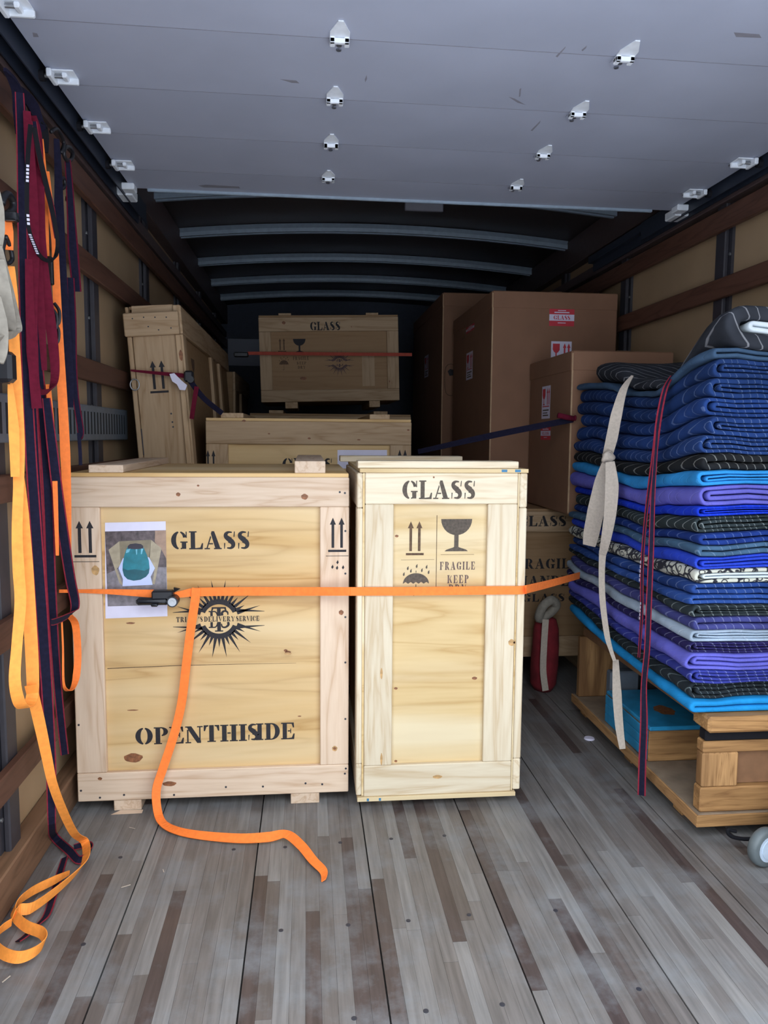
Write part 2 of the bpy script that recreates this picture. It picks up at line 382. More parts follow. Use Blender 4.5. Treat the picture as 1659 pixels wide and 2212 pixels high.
# ------------------------------------------------------------------ stencil lettering
def RC(x0, y0, x1, y1): return [(x0, y0), (x1, y0), (x1, y1), (x0, y1)]
def ARC(cx, cy, ro, ri, a0, a1, n=14):
    out = []
    for i in range(n):
        t0 = math.radians(a0+(a1-a0)*i/n); t1 = math.radians(a0+(a1-a0)*(i+1)/n)
        out.append([(cx+ri[0]*math.cos(t0), cy+ri[1]*math.sin(t0)), (cx+ro[0]*math.cos(t0), cy+ro[1]*math.sin(t0)),
                    (cx+ro[0]*math.cos(t1), cy+ro[1]*math.sin(t1)), (cx+ri[0]*math.cos(t1), cy+ri[1]*math.sin(t1))])
    return out
def STRIP(pts, hw, sub=4):
    P = crom([Vector((x, y, 0)) for x, y in pts], sub); n = len(P); W = lerp_list(hw, n); L = []; Rr = []
    for i, p in enumerate(P):
        d = (P[min(i+1, n-1)]-P[max(i-1, 0)]).normalized(); s = Vector((-d.y, d.x, 0))
        L.append((p+s*W[i])[:2]); Rr.append((p-s*W[i])[:2])
    return [[L[i], L[i+1], Rr[i+1], Rr[i]] for i in range(n-1)]
STEM = [RC(.09, 0, .33, 1), RC(0, .93, .42, 1), RC(0, 0, .42, .07)]
ARM_B = [(.38, 0), (.74, 0), (.77, .34), (.70, .34), (.61, .10), (.38, .07)]
ARM_T = [(.38, 1), (.72, 1), (.74, .70), (.67, .70), (.60, .92), (.38, .93)]
ARM_M = [RC(.38, .465, .55, .535), RC(.52, .36, .57, .64)]
P_BOWL = ARC(.38, .735, (.36, .265), (.12, .20), -84, 84)
GL = {
 'I': (STEM, .42), 'L': (STEM+[ARM_B], .78), 'E': (STEM+[ARM_B, ARM_T]+ARM_M, .78), 'F': (STEM+[ARM_T]+ARM_M, .76),
 'T': ([RC(.28, 0, .52, 1), RC(.18, 0, .62, .07), [(0, 1), (.24, 1), (.24, .93), (.14, .90), (.07, .66), (0, .66)], [(.80, 1), (.56, 1), (.56, .93), (.66, .90), (.73, .66), (.80, .66)]], .80),
 'H': (STEM+[RC(.58, 0, .82, 1), RC(.49, .93, .91, 1), RC(.49, 0, .91, .07), RC(.37, .46, .54, .54)], .91),
 'P': (STEM+P_BOWL, .74), 'R': (STEM+P_BOWL+STRIP([(.46, .44), (.58, .26), (.72, .05)], [.11, .12, .10])+[RC(.62, 0, .90, .07)], .90),
 'D': (STEM+ARC(.38, .5, (.48, .5), (.21, .43), -84, 84), .86),
 'O': (ARC(.45, .5, (.45, .5), (.18, .43), 99, 261)+ARC(.45, .5, (.45, .5), (.18, .43), -81, 81), .90),
 'C': (ARC(.45, .5, (.45, .5), (.18, .43), 99, 261)+ARC(.45, .5, (.42, .5), (.20, .43), 18, 80)+ARC(.45, .5, (.42, .5), (.34, .43), -80, -28), .86),
 'G': (ARC(.45, .5, (.45, .5), (.18, .43), 99, 261)+ARC(.45, .5, (.42, .5), (.22, .43), 20, 80)+[RC(.80, .64, .86, .98), RC(.58, .03, .82, .40), RC(.50, .37, .90, .44)]+ARC(.45, .5, (.42, .5), (.34, .43), -80, -52), .92),
 'A': ([[(.40, 1), (.54, 1), (.87, .07), (.59, .07), (.36, .86)], RC(.52, 0, .95, .07), [(.33, .76), (.375, .66), (.18, .07), (.11, .07)], RC(0, 0, .30, .07), RC(.26, .27, .47, .34)], .96),
 'N': ([RC(.09, .07, .17, .80), RC(0, 0, .30, .07), [(0, 1), (.32, 1), (.82, .14), (.82, 0), (.62, 0), (.16, .78), (.10, .93), (0, .93)], RC(.73, .16, .80, .93), RC(.62, .93, .92, 1)], .92),
 'S': (STRIP([(.50, .93), (.30, .94), (.17, .84), (.17, .70), (.30, .58), (.42, .50)], [.03, .06, .10, .12, .14, .15])+STRIP([(.34, .50), (.48, .42), (.56, .29), (.54, .15), (.42, .06), (.22, .07)], [.15, .14, .12, .10, .06, .03])+[[(.58, .68), (.64, .68), (.66, .98), (.61, .98)], [(.06, .02), (.10, .02), (.13, .34), (.06, .34)]], .72),
 'K': (STEM+[[(.38, .50), (.70, .95), (.82, .95), (.50, .50)], [(.40, .52), (.54, .60), (.90, .04), (.62, .04)]], .90),
 'Y': ([RC(.32, 0, .54, .44), RC(.22, 0, .64, .07), [(.0, 1), (.28, 1), (.50, .50), (.34, .46)], [(.56, .52), (.62, .50), (.84, 1), (.74, 1)]], .86),
 'V': ([[(.0, 1), (.28, 1), (.50, .22), (.42, 0)], [(.54, .26), (.50, .02), (.84, 1), (.76, 1)]], .86),
 "'": ([RC(.05, .66, .19, 1)], .26), ' ': ([], .40),
}
def text_polys(s, x, y, w, h, gap=.06):
    """text fitted to the rectangle x..x+w, y..y+h"""
    tot = sum(GL[c][1] for c in s)+gap*(len(s)-1); k = w/tot; out = []; cx = 0
    for c in s:
        for p in GL[c][0]: out.append([(x+(cx+a)*k, y+b*h) for a, b in p])
        cx += GL[c][1]+gap
    return out
def arrows_polys(x, y, w, h, line=True):
    out = []
    for cx in (.27, .73):
        out.append([(x+(cx+a)*w, y+b*h) for a, b in [(-.07, .14), (.07, .14), (.07, .80), (.16, .80), (0, 1.0), (-.16, .80), (-.07, .80)]])
    out.append([(x+a*w, y+b*h) for a, b in RC(.02, .02, .98, .085)])
    if line: out.append([(x+a*w, y+b*h) for a, b in RC(-.1, -.10, 1.1, -.085)])
    return out
def goblet_polys(x, y, w, h):
    bowl = [(0, 1), (1, 1)]+[(.5+.5*math.cos(t), 1-.5*math.sin(t)) for t in [math.pi*i/14 for i in range(1, 14)]]
    pts = [bowl, RC(.43, .14, .57, .56), [(.12, 0), (.88, 0), (.82, .05), (.6, .12), (.52, .17), (.48, .17), (.4, .12), (.18, .05)]]
    return [[(x+a*w, y+b*h) for a, b in p] for p in pts]
def umbrella_polys(x, y, w, h):
    dome = [(.5-.5*math.cos(t), .36+.36*math.sin(t)) for t in [math.pi*i/16 for i in range(17)]]
    sc = []
    for i in range(4, -1, -1):
        sc += [(.2*(i+.5), .42)] + ([(.2*i, .36)] if i > 0 else [])
    pts = [dome+sc, RC(.485, .0, .515, .34), RC(.488, .74, .512, .81), [(.5, .0), (.42, -.06), (.34, .02), (.37, .02), (.43, -.02), (.48, .03)]]
    for dx, dy in ((.03, .66), (.18, .86), (.30, .77), (.52, .93), (.72, .79), (.90, .90), (.98, .72)):
        pts.append([(dx-.035, dy), (dx, dy-.04), (dx+.035, dy), (dx+.03, dy+.05), (dx+.04, dy+.10), (dx-.02, dy+.06)])
    return [[(x+a*w, y+b*h) for a, b in p] for p in pts]
def sun_polys(cx, cy, r, text=None):
    out = []; ri = r*.36; rb = r*.47
    for sgn in (1, -1):
        a0, a1 = (24, 156) if sgn > 0 else (204, 336)
        out += [[(cx+a*r, cy+b*r) for a, b in p] for p in ARC(0, 0, (.50, .50), (.37, .37), a0, a1, 20)]
        n = 15
        for i in range(n):
            a = math.radians(a0-6+(a1-a0+12)*i/(n-1)); L = (1.0 if i % 2 == 0 else .72)*r
            if i in (0, n-1): L = r*1.08
            w = math.radians(5.2)
            out.append([(cx+rb*math.cos(a-w), cy+rb*math.sin(a-w)), (cx+L*math.cos(a), cy+L*math.sin(a)), (cx+rb*math.cos(a+w), cy+rb*math.sin(a+w))])
        for sx in (1, -1):
            out.append([(cx+sx*.40*r, cy+sgn*.18*r), (cx+sx*1.12*r, cy+sgn*.175*r), (cx+sx*1.12*r, cy+sgn*.185*r), (cx+sx*.40*r, cy+sgn*.26*r)])
    mono = [RC(-.045, .075, .045, .30), RC(-.045, -.30, .045, -.075), [(-.17, .30), (.17, .30), (.19, .20), (.16, .20), (.13, .26), (-.13, .26), (-.16, .20), (-.19, .20)], RC(-.10, -.32, .10, -.29)]
    mono += [RC(-.21, .075, -.15, .20), RC(-.21, -.22, -.15, -.075), RC(-.25, .175, -.10, .205), RC(-.25, -.225, -.10, -.195)]
    mono += ARC(-.11, -.01, (.11, .215), (.07, .185), 25, 90, 6)+ARC(-.11, -.01, (.11, .215), (.07, .185), -90, -22, 6)
    mono += STRIP([(.22, .10), (.21, .17), (.14, .20), (.08, .16), (.08, .085)], [.012, .022, .022, .03, .03])+STRIP([(.22, -.08), (.23, -.15), (.16, -.21), (.08, -.20), (.06, -.12)], [.03, .03, .022, .02, .012])
    out += [[(cx+a*r, cy+b*r) for a, b in p] for p in mono]
    return out
def decal(name, polys, plane, off, mat, parent, thick=.0005):
    """printed marks: flat polygons on the plane y=off ('y', facing -y) or x=off ('x', facing -x)"""
    v = []; f = []
    for i, p in enumerate(polys):
        n = len(v); lift = 0.00002*(i % 5)
        for a, b in p: v.append((a, off-thick-lift, b) if plane == 'y' else ((off-thick-lift, -a, b) if plane == 'x' else (off+thick+lift, a, b) if plane == 'X' else (a, b, off+thick+lift)))
        f.append(list(range(n, n+len(p))))
    return mesh(name, v, f, mat, parent)
def small_text(s, size):
    cu = bpy.data.curves.new('lettering', 'FONT'); cu.body = s; cu.size = size
    o = bpy.data.objects.new('lettering', cu); me = o.to_mesh()
    v = [(q.co.x, q.co.y) for q in me.vertices]; f = [list(p.vertices) for p in me.polygons]; o.to_mesh_clear()
    bpy.data.objects.remove(o); bpy.data.curves.remove(cu)
    return [[v[i] for i in p] for p in f]
def fit(polys, x, y, w, h):
    xs = [a for p in polys for a, b in p]; ys = [b for p in polys for a, b in p]
    x0, x1, y0, y1 = min(xs), max(xs), min(ys), max(ys)
    return [[(x+(a-x0)/(x1-x0)*w, y+(b-y0)/(y1-y0)*h) for a, b in p] for p in polys]
def ellipse(cx, cy, rx, ry, n=16, jag=.0):
    return [(cx+rx*math.cos(2*math.pi*i/n)*(1+jag*math.sin(i*2.3)), cy+ry*math.sin(2*math.pi*i/n)*(1+jag*math.cos(i*1.7))) for i in range(n)]

# ================================================================== THE TRUCK BOX
YR, YF = 1.12, 7.5                 # rear opening, front bulkhead
XL, XR = -0.805, 1.665             # wall panel faces
g = box('ground', -150, 150, -150, 150, -1.25, -1.15, ground_m, None, 0); tag(g, 'grey concrete ground outside behind the truck', 'ground', None, 'structure')
# floor
floor = box('floor', XL, XR, YR, YF, -.07, -.016, seam_m, None, 0)
tag(floor, 'worn laminated hardwood truck floor of long grey-brown strips', 'floor', None, 'structure')
SEAMS = [-.805, -.775, -.460, -.147, .168, .482, .798, 1.113, 1.428, 1.665]
unit = bpy.data.meshes.new('floor_strip'); uv, uf = box_vf(-.5, .5, -.5, .5, -.5, .5); unit.from_pydata(uv, [], uf); unit.materials.append(floor_m)
rng = random.Random(11)
boards = []
for i in range(len(SEAMS)-1):
    a, b = SEAMS[i]+.0018, SEAMS[i+1]-.0018
    yend = 3.0 if b < .70 else (4.2 if b < 1.2 else 3.2)
    bd = MB(); bd.box(a, b, YR, YF, -.016, -.008); bd.box(a, b, yend, YF, -.008, -.0004)
    board = bd.build('floor_board', floor_m, floor); boards.append((a, b, board))
    n = max(1, round((b-a)/.0345)); w = (b-a)/n
    for k in range(n):
        y = YR + rng.uniform(0, .3) - .3
        while y < yend:
            L = rng.uniform(.45, 1.25); y0 = max(y, YR); y1 = min(y+L, yend)
            if y1-y0 > .01:
                s = bpy.data.objects.new('floor_strip', unit); COL.objects.link(s); s.parent = board
                top = rng.uniform(-.0004, .0002); zc = (top-.008)/2
                s.location = Vector((a+(k+.5)*w, (y0+y1)/2, zc))-WLOC[board.name]
                s.scale = (w-.0004, y1-y0-.0006, top+.008)
            y += L
scr = None
for px, py in [(845,1812),(960,1805),(1013,1976),(882,1989),(607,2010),(752,1998),(505,1835),(616,1830),(735,1820),(1380,2137),(920,2184),(1085,2170),(765,2200),(1200,1967),(180,2040),(260,1852)]:
    p = at(px, py, Z=0)
    par = [bb for a, b, bb in boards if a <= p.x <= b]
    if not par: continue
    m = MB(); m.cyl((p.x, p.y, -.001), (p.x, p.y, .0008), .006, 10); m.cyl((p.x, p.y, .0008), (p.x, p.y, .0012), .003, 8)
    m.build('screw', nail_m, par[0])
# side walls
def side_wall(name, side, label):
    xp = XL if side < 0 else XR; s = 1 if side < 0 else -1
    w = box(name, xp-.03 if s > 0 else xp, xp if s > 0 else xp+.03, YR, YF, -.02, 2.5, wall_m, None, 0)
    tag(w, label, 'wall', None, 'structure')
    for yp in (1.22, 2.04, 3.0, 3.95, 4.92, 5.88, 6.85):
        m = MB(); m.box(min(xp, xp+s*.012), max(xp, xp+s*.012), yp-.055, yp+.055, 0, 2.24)
        m.box(min(xp+s*.012, xp+s*.030), max(xp+s*.012, xp+s*.030), yp-.036, yp+.036, 0, 2.24, b=.004)
        post = m.build('wall_post', post_m, w)
        for z in (.2, .55, .9, 1.3, 1.62, 1.92):
            q = MB(); q.cyl((xp+s*.012, yp-.046, z), (xp+s*.016, yp-.046, z), .006, 8); q.build('rivet', steel, post)
    for z0, z1 in ((.28, .35), (.655, .73), (1.025, 1.095), (1.383, 1.458), (1.748, 1.825), (2.008, 2.09)):
        box('wall_slat', xp+s*.031, xp+s*.055, YR+.005, YF-.01, z0, z1, slat_m, w, .003)
    box('kick_board', xp+s*.0, xp+s*.055, YR+.005, YF-.01, 0, .108, kick_m, w, .004)
    m = MB(); m.box(min(xp, xp+s*.05), max(xp, xp+s*.05), YR+.005, YF-.01, 2.115, 2.165, b=.003); m.box(min(xp, xp+s*.06), max(xp, xp+s*.06), YR+.005, YF-.01, 2.235, 2.40, b=.003)
    m.build('top_rail', rail_m, w)
    return w
wl = side_wall('wall_left', -1, 'tan left truck wall with brown wooden slats over dark posts')
wr = side_wall('wall_right', 1, 'tan right truck wall with brown wooden slats over dark posts')
# slotted cargo track on the left wall
et = box('cargo_track', XL+.031, XL+.040, 1.2, 3.4, 1.175, 1.30, etrack_m, wl, .003)
m = MB()
for i in range(52):
    y = 1.24+i*.041; m.box(XL+.0395, XL+.0412, y, y+.013, 1.198, 1.277)
m.build('track_slot', slot_m, et)
wf = box('wall_front', XL, XR, YF, YF+.03, -.02, 2.5, front_m, None, 0); tag(wf, 'dark blue-grey front bulkhead at the far end of the truck', 'wall', None, 'structure')
box('kick_plate', XL+.06, -.1, YF-.02, YF, 1.85, 2.1, door_m, wf, .002)
# roof with bows
roof = MB(); n = 14
def arc_z(x, z0, crown): t = (x-(XL+XR)/2)/((XR-XL)/2); return z0+crown*(1-t*t)
pts = [XL+(XR-XL)*i/n for i in range(n+1)]
v = []; f = []
for x in pts:
    for y in (YR, YF): v.append((x, y, arc_z(x, 2.405, .07)))
    for y in (YR, YF): v.append((x, y, arc_z(x, 2.43, .07)))
for i in range(n):
    a, b = 4*i, 4*i+4; f += [(a, a+1, b+1, b), (a+2, b+2, b+3, a+3), (a, b, b+2, a+2), (a+1, a+3, b+3, b+1)]
f += [(0, 2, 3, 1), (4*n, 4*n+1, 4*n+3, 4*n+2)]
ceil = mesh('ceiling', v, f, roof_m); tag(ceil, 'dark brown truck roof sheet above curved metal bows', 'ceiling', None, 'structure')
for yb in (1.25, 1.9, 2.6, 3.35, 4.02, 4.79, 5.56, 6.28, 6.93):
    v = []; f = []
    sec = [(-.030, .0), (-.012, 0.0), (-.012, .012), (.012, .012), (.012, 0.0), (.030, .0), (.030, .022), (.020, .050), (-.020, .050), (-.030, .022)]
    xs = [XL+.055+(XR-XL-.11)*i/18 for i in range(19)]
    for x in xs:
        zz = arc_z(x, 2.352 if yb != 4.02 else 2.340, .068)
        for dy, dz in sec: v.append((x, yb+dy, zz+dz))
    k = len(sec)
    for i in range(18):
        for j in range(k): f.append((i*k+j, i*k+(j+1) % k, (i+1)*k+(j+1) % k, (i+1)*k+j))
    f += [tuple(range(k)), tuple(18*k+j for j in range(k))[::-1]]
    mesh('roof_bow', v, f, bow_m, ceil)
# rear frame around the opening
rf = MB(); rf.box(XL-.03, XR+.03, YR-.06, YR, 2.14, 2.5); rf.box(XL-.03, XL+.06, YR-.06, YR, -.02, 2.14); rf.box(XR-.06, XR+.03, YR-.06, YR, -.02, 2.14)
tag(rf.build('trim_1', track_m), 'dark steel frame around the open rear of the truck', 'frame', None, 'structure')

# ------------------------------------------------------------------ overhead door rolled under the roof
door = thing('door_1', 'grey panelled overhead door rolled up under the roof', 'door', (.43, 2.0, 2.16), None, 'structure')
DX0, DX1 = -.685, 1.545
ROWS = [1.64, 1.98, 2.32, 2.66, 3.0]
edges = [1.16]+ROWS+[3.225]
for i in range(len(edges)-1):
    v, f = box_vf(DX0, DX1, edges[i]+.0001, edges[i+1]-.0001, 2.160, 2.182, .0006)
    v = [(x, y+(x-.43)*.012, z) for x, y, z in v]
    mesh('door_panel', v, f, door_m, door)
for y in ROWS:  # added dark strip, stands in for the shaded gap between panels
    v, f = box_vf(DX0, DX1, y-.0012, y+.0012, 2.1594, 2.1598)
    mesh('joint_line', [(x, q+(x-.43)*.012, z) for x, q, z in v], f, scuff_m, door)
v, f = box_vf(DX0+.06, DX1-.09, 3.222, 3.236, 2.150, 2.19, .003)
mesh('bottom_lip', [(x, y+(x-.43)*.012, z) for x, y, z in v], f, bow_m, door)
v, f = box_vf(.40, .56, 3.236, 3.25, 2.12, 2.17, .003); mesh('latch_plate', v, f, post_m, door)
for pts in (((428, 401), (445, 399), (516, 403), (519, 407), (440, 405)), ((604, 171), (640, 174), (647, 180), (630, 179)), ((788, 171), (792, 162), (793, 170), (789, 178)), ((1098, 209), (1112, 213), (1136, 227), (1118, 222)), ((1122, 193), (1126, 190), (1124, 208), (1121, 210)), ((1146, 282), (1168, 260), (1166, 266), (1150, 283)), ((1585, 70), (1640, 74), (1645, 82), (1590, 80)), ((1200, 122), (1222, 100), (1221, 104), (1204, 124)), ((70, 70), (80, 72), (84, 80), (72, 80)), ((1256, 108), (1268, 98), (1266, 104), (1258, 111))):
    q = [at(*p, Z=2.1598) for p in pts]; mesh('scuff', q, [tuple(range(len(q)))], scuff_m, door)
def hinge(x, y):
    """zinc strap hinge straddling a panel joint, seen from below"""
    root = MB(); z = 2.1595; w = .024
    root.add([(x-w, y-.012, z), (x+w, y-.012, z), (x+w, y-.035, z), (x+.006, y-.085, z), (x-.006, y-.085, z), (x-w, y-.035, z)] +
             [(x-w, y-.012, z-.003), (x+w, y-.012, z-.003), (x+w, y-.035, z-.003), (x+.006, y-.085, z-.003), (x-.006, y-.085, z-.003), (x-w, y-.035, z-.003)],
             [(0, 1, 2, 3, 4, 5), (11, 10, 9, 8, 7, 6)]+[(i, (i+1) % 6, 6+(i+1) % 6, 6+i)[::-1] for i in range(6)])
    h = root.build('hinge', hinge_m, door)
    k = MB()
    k.box(x-w, x-.011, y-.016, y+.010, z-.016, z, b=.002); k.box(x+.011, x+w, y-.016, y+.010, z-.016, z, b=.002)
    k.box(x-w, x+w, y-.016, y-.006, z-.016, z-.004, b=.002); k.cyl((x-w, y+.001, z-.008), (x+w, y+.001, z-.008), .0045, 10)
    k.build('knuckle', hinge_m, h)
    l = MB()
    l.add([(x-w, y+.012, z), (x+w, y+.012, z), (x+w, y+.03, z), (x+.008, y+.058, z), (x-.008, y+.058, z), (x-w, y+.03, z)] +
          [(x-w, y+.012, z-.002), (x+w, y+.012, z-.002), (x+w, y+.03, z-.002), (x+.008, y+.058, z-.002), (x-.008, y+.058, z-.002), (x-w, y+.03, z-.002)],
          [(0, 1, 2, 3, 4, 5), (11, 10, 9, 8, 7, 6)]+[(i, (i+1) % 6, 6+(i+1) % 6, 6+i) for i in range(6)])
    l.build('lower_leaf', door_m, h)
    for dy in (.024, .046):
        q = MB(); q.cyl((x, y+dy, z-.006), (x, y+dy, z), .0065, 8); q.build('bolt', screw_m, h)
def end_hinge(x, y, s):
    z = 2.1595; q = MB()
    q.box(x-.032, x+.032, y-.045, y+.012, z-.004, z, b=.001)
    q.box(x-.034, x+.034, y-.004, y+.008, z-.020, z-.003, b=.003)
    q.box(x+s*.020, x+s*.034, y-.06, y+.004, z-.024, z-.003, b=.003)
    q.box(x-s*.012, x+s*.002, y-.035, y, z-.016, z-.003, b=.003)
    h = q.build('end_hinge', hinge_m, door)
    r = MB(); r.cyl((x, y-.03, z-.013), (x+s*.058, y-.03, z-.013), .005, 10); r.build('roller_stem', steel, h)
    r = MB(); r.cyl((x+s*.045, y-.03, z-.013), (x+s*.062, y-.03, z-.013), .014, 14); r.build('roller', rubber_m, h)
    for dx in (-.02, .008):
        c = MB(); c.cyl((x+dx, y+.03, z-.004), (x+dx, y+.03, z), .005, 8); c.build('bolt', screw_m, h)
for y in ROWS:
    for x in (.08, .80): hinge(x, y+(x-.43)*.012)
    end_hinge(-.648, y-.06, -1); end_hinge(1.505, y-.005, 1)
for s, x in ((-1, -.71), (1, 1.57)):
    t = MB(); xa, xb = (x-.035, x) if s < 0 else (x, x+.035)
    t.box(xa, xb, 1.16, 4.3 if s > 0 else 3.6, 2.168, 2.205, b=.002); t.box(min(x-s*.004, x), max(x-s*.004, x), 1.16, 3.6, 2.125, 2.205)
    t.box(min(x+s*.03, x+s*.036), max(x+s*.03, x+s*.036), 1.16, 4.3 if s > 0 else 3.6, 2.125, 2.205)
    t.build('door_track', track_m, door)
    c = MB(); c.box(x-.03, x+.03, 3.20, 3.30, 2.13, 2.165, b=.004); c.box(x-s*.05, x, 3.14, 3.2, 2.135, 2.16, b=.004); c.build('corner_bracket', hinge_m, door)

# ================================================================== CRATES
def crate(name, label, x0, x1, y0, y1, z0, z1, W, P, rail=.10, stile=.092, inset=.018, skid=None, batten=None, group=None, bottom_rail=None, skirt=0):
    """plywood box framed with boards; front faces -y.  z0 is underside of the box, skids go below"""
    base = z0-(skid[1] if skid else 0)
    r = thing(name, label, 'crate', ((x0+x1)/2, (y0+y1)/2, base), group)
    br = bottom_rail or rail; t = inset
    box('front_panel', x0+.004, x1-.004, y0+t, y0+t+.012, z0+.01, z1-.012, P, r, .001)
    box('side_panel', x0+t, x0+t+.012, y0+t+.012, y1-t, z0+.01, z1-.012, P, r, .001)
    box('side_panel', x1-t-.012, x1-t, y0+t+.012, y1-t, z0+.01, z1-.012, P, r, .001)
    box('back_panel', x0+.004, x1-.004, y1-t-.012, y1-t, z0+.01, z1-.012, P, r, .001)
    box('base_panel', x0+.006, x1-.006, y0+.004, y1-.004, z0, z0+.012, P, r, .001)
    box('lid_panel', x0+.002, x1-.002, y0+.001, y1-.001, z1-.012, z1, P, r, .001)
    zt = z1-.0125
    for ya, yb in ((y0, y0+t), (y1-t, y1)):
        box('rail', x0, x1, ya, yb, zt-rail, zt, W['x'], r, .0025)
        box('rail', x0, x1, ya, yb, z0, z0+br, W['x'], r, .0025)
        box('stile', x0, x0+stile, ya, yb, z0+br+.0006, zt-rail-.0006, W['z'], r, .0025)
        box('stile', x1-stile, x1, ya, yb, z0+br+.0006, zt-rail-.0006, W['z'], r, .0025)
    for xa, xb in ((x0, x0+t), (x1-t, x1)):
        box('side_rail', xa, xb, y0+t+.001, y1-t-.001, zt-rail, zt, W['y'], r, .0025)
        box('side_rail', xa, xb, y0+t+.001, y1-t-.001, z0, z0+br, W['y'], r, .0025)
        box('side_stile', xa, xb, y0+t+.001, y0+t+stile, z0+br+.0006, zt-rail-.0006, W['z'], r, .0025)
        box('side_stile', xa, xb, y1-t-stile, y1-t-.001, z0+br+.0006, zt-rail-.0006, W['z'], r, .0025)
    if skid:
        for a, b in skid[0]: box('skid', a, b, y0+skid[2], y1-.01, base, z0-.0005, W['y'], r, .002)
    if batten:
        for a, b, h in batten: box('lid_batten', a, b, y0+.003, y1-.005, z1+.0003, z1+h, W['y'], r, .002)
    return r
def nails(parent, pts, y, r=.004):
    for x, z in pts:
        m = MB(); m.cyl((x, y, z), (x, y-.0008, z), r, 8); m.build('nail', nail_m, parent)
def knots(parent, items, y, mat=None):
    for x, z, rx, rz in items:
        m = MB(); a = ellipse(x, z, rx, rz, 14, .08)
        m.add([(p, y-.0003, q) for p, q in a], [tuple(range(14))]); m.build('knot', mat or knot_m, parent)

# --- left front crate
LY = 2.42
lc = crate('shipping_crate', 'large square wooden crate reading OPEN THIS SIDE, orange strap and taped photo across its front', -.727, .131, LY, 3.2, .036, 1.081, pine, ply,
           rail=.093, skid=([(-.618, -.532), (-.057, .036)], .036, .004), batten=[(-.665, -.562, .024), (-.04, .056, .038)])
fp = LY+.018
L = lambda px, py: (lambda p: (p.x, p.z))(at(px, py, Y=LY))
Lp = lambda px, py: (lambda p: (p.x, p.z))(at(px, py, Y=fp))
def rect_px(F, a, b, c, d):
    p, q = F(a, d), F(c, b); return p[0], p[1], q[0]-p[0], q[1]-p[1]
decal('stencil_word', text_polys('GLASS', *rect_px(Lp, 370, 1147, 540, 1187)), 'y', fp, ink, lc)
x, z = Lp(293, 1609); x2, z2 = Lp(637, 1591)
word = text_polys('OPEN', x, z, (x2-x)*.418, .056, .06)+text_polys('THI', x+(x2-x)*.424, z+.002, (x2-x)*.271, .056, .05)+text_polys('S', x+(x2-x)*.698, z+.003, (x2-x)*.078, .056)+text_polys('IDE', x+(x2-x)*.752, z+.003, (x2-x)*.248, .056, .07)
decal('stencil_word', word, 'y', fp, ink, lc)
cxz = Lp(473, 1337); decal('sun_emblem', sun_polys(cxz[0], cxz[1], .128), 'y', fp, ink, lc)
for s, a, b in (('TRI', 381, 403), ("'S", 429, 438), ('DELIVERY', 441, 507), ('SERVICE', 510, 560)):
    p = Lp(a, 1342); q = Lp(b, 1331); decal('emblem_word', text_polys(s, p[0], cxz[1]-.008, q[0]-p[0], .0165, .16), 'y', fp, ink, lc, .0009)
decal('arrow_mark', arrows_polys(*rect_px(L, 160, 1125, 207, 1206)), 'y', LY, ink, lc)
decal('arrow_mark', arrows_polys(*rect_px(L, 708, 1118, 749, 1194)), 'y', LY, ink, lc)
dr = [[(a+dx, b+dz) for dx, dz in ((-.004, 0), (0, -.006), (.004, 0), (.001, .008))] for a, b in (L(729, 1215), L(718, 1225), L(728, 1227), L(741, 1226))]
decal('drop_mark', dr, 'y', LY, ink, lc)
nails(lc, [L(*p) for p in ((745, 1065), (746, 1147), (746, 1239), (746, 1333), (746, 1431), (746, 1553), (747, 1660), (745, 1671), (170, 1566), (175, 1708), (216, 1723), (268, 1717), (376, 1717), (488, 1700), (568, 1699), (660, 1692), (696, 1694), (734, 1063))], LY, .0035)
knots(lc, [(*L(658, 1073), .011, .009), (*L(385, 1068), .007, .006), (*L(428, 1049), .004, .003), (*L(737, 1323), .008, .008), (*L(216, 1682), .007, .005), (*L(366, 1693), .022, .008), (*L(723, 1617), .005, .005)], LY)
knots(lc, [(*Lp(288, 1637), .030, .015), (*Lp(622, 1409), .010, .005), (*Lp(617, 1405), .006, .004), (*Lp(287, 1534), .018, .002), (*Lp(282, 1346), .014, .003), (*Lp(647, 1547), .006, .002)], fp)
knots(lc, [(*L(206, 1232), .012, .015), (*L(723, 1617), .009, .009), (*L(622, 1412), .012, .004)], LY+.0001, knot_soft)
a = Lp(232, 1444); b = Lp(400, 1437); c = Lp(640, 1432)
decal('panel_joint', [[(a[0], a[1]-.0012), (b[0], b[1]-.001), (b[0], b[1]+.001), (a[0], a[1]+.0012)], [(b[0], b[1]-.001), (c[0], c[1]-.0003), (c[0], c[1]+.0003), (b[0], b[1]+.001)]], 'y', fp, ink_brown, lc)

# --- taped photo sheet on the left crate
ps = thing('photo_sheet', 'white sheet with a photo of a teal vase, taped to the left crate', 'paper', (*Lp(295, 1335)[:1], fp-.0012, Lp(295, 1335)[1]))
def quad_px(F, *pts): return [F(*p) for p in pts]
PY = fp-.0012
sheet = [quad_px(Lp, (228, 1336), (362, 1331), (358, 1126), (227, 1129))]
decal('sheet', sheet, 'y', PY, white_p, ps, 0)
pm = {k: plain('photo_'+k, c, .45, noise_amt=n, scale=s) for k, c, n, s in (('dark', (.10, .075, .08), .6, 60), ('wood', (.36, .30, .21), .2, 40), ('woodshade', (.22, .18, .12), .2, 40), ('brown', (.34, .22, .16), .2, 40),
      ('teal', (.012, .17, .22), .25, 40), ('tealdark', (.008, .09, .12), .2, 40), ('rim', (.03, .025, .04), .2, 40), ('foam', (.50, .56, .82), .05, 20), ('floor', (.20, .18, .20), .35, 50), ('gleam', (.16, .45, .58), .2, 40))}
def ph(x, y): return Lp(215+x*160/1475, 1110+y*240/2212)     # coordinates measured on an enlarged view of the print
def pic(nm, mat, polys, lift): decal(nm, [[ph(*q) for q in p] for p in polys], 'y', PY, pm[mat], ps, lift)
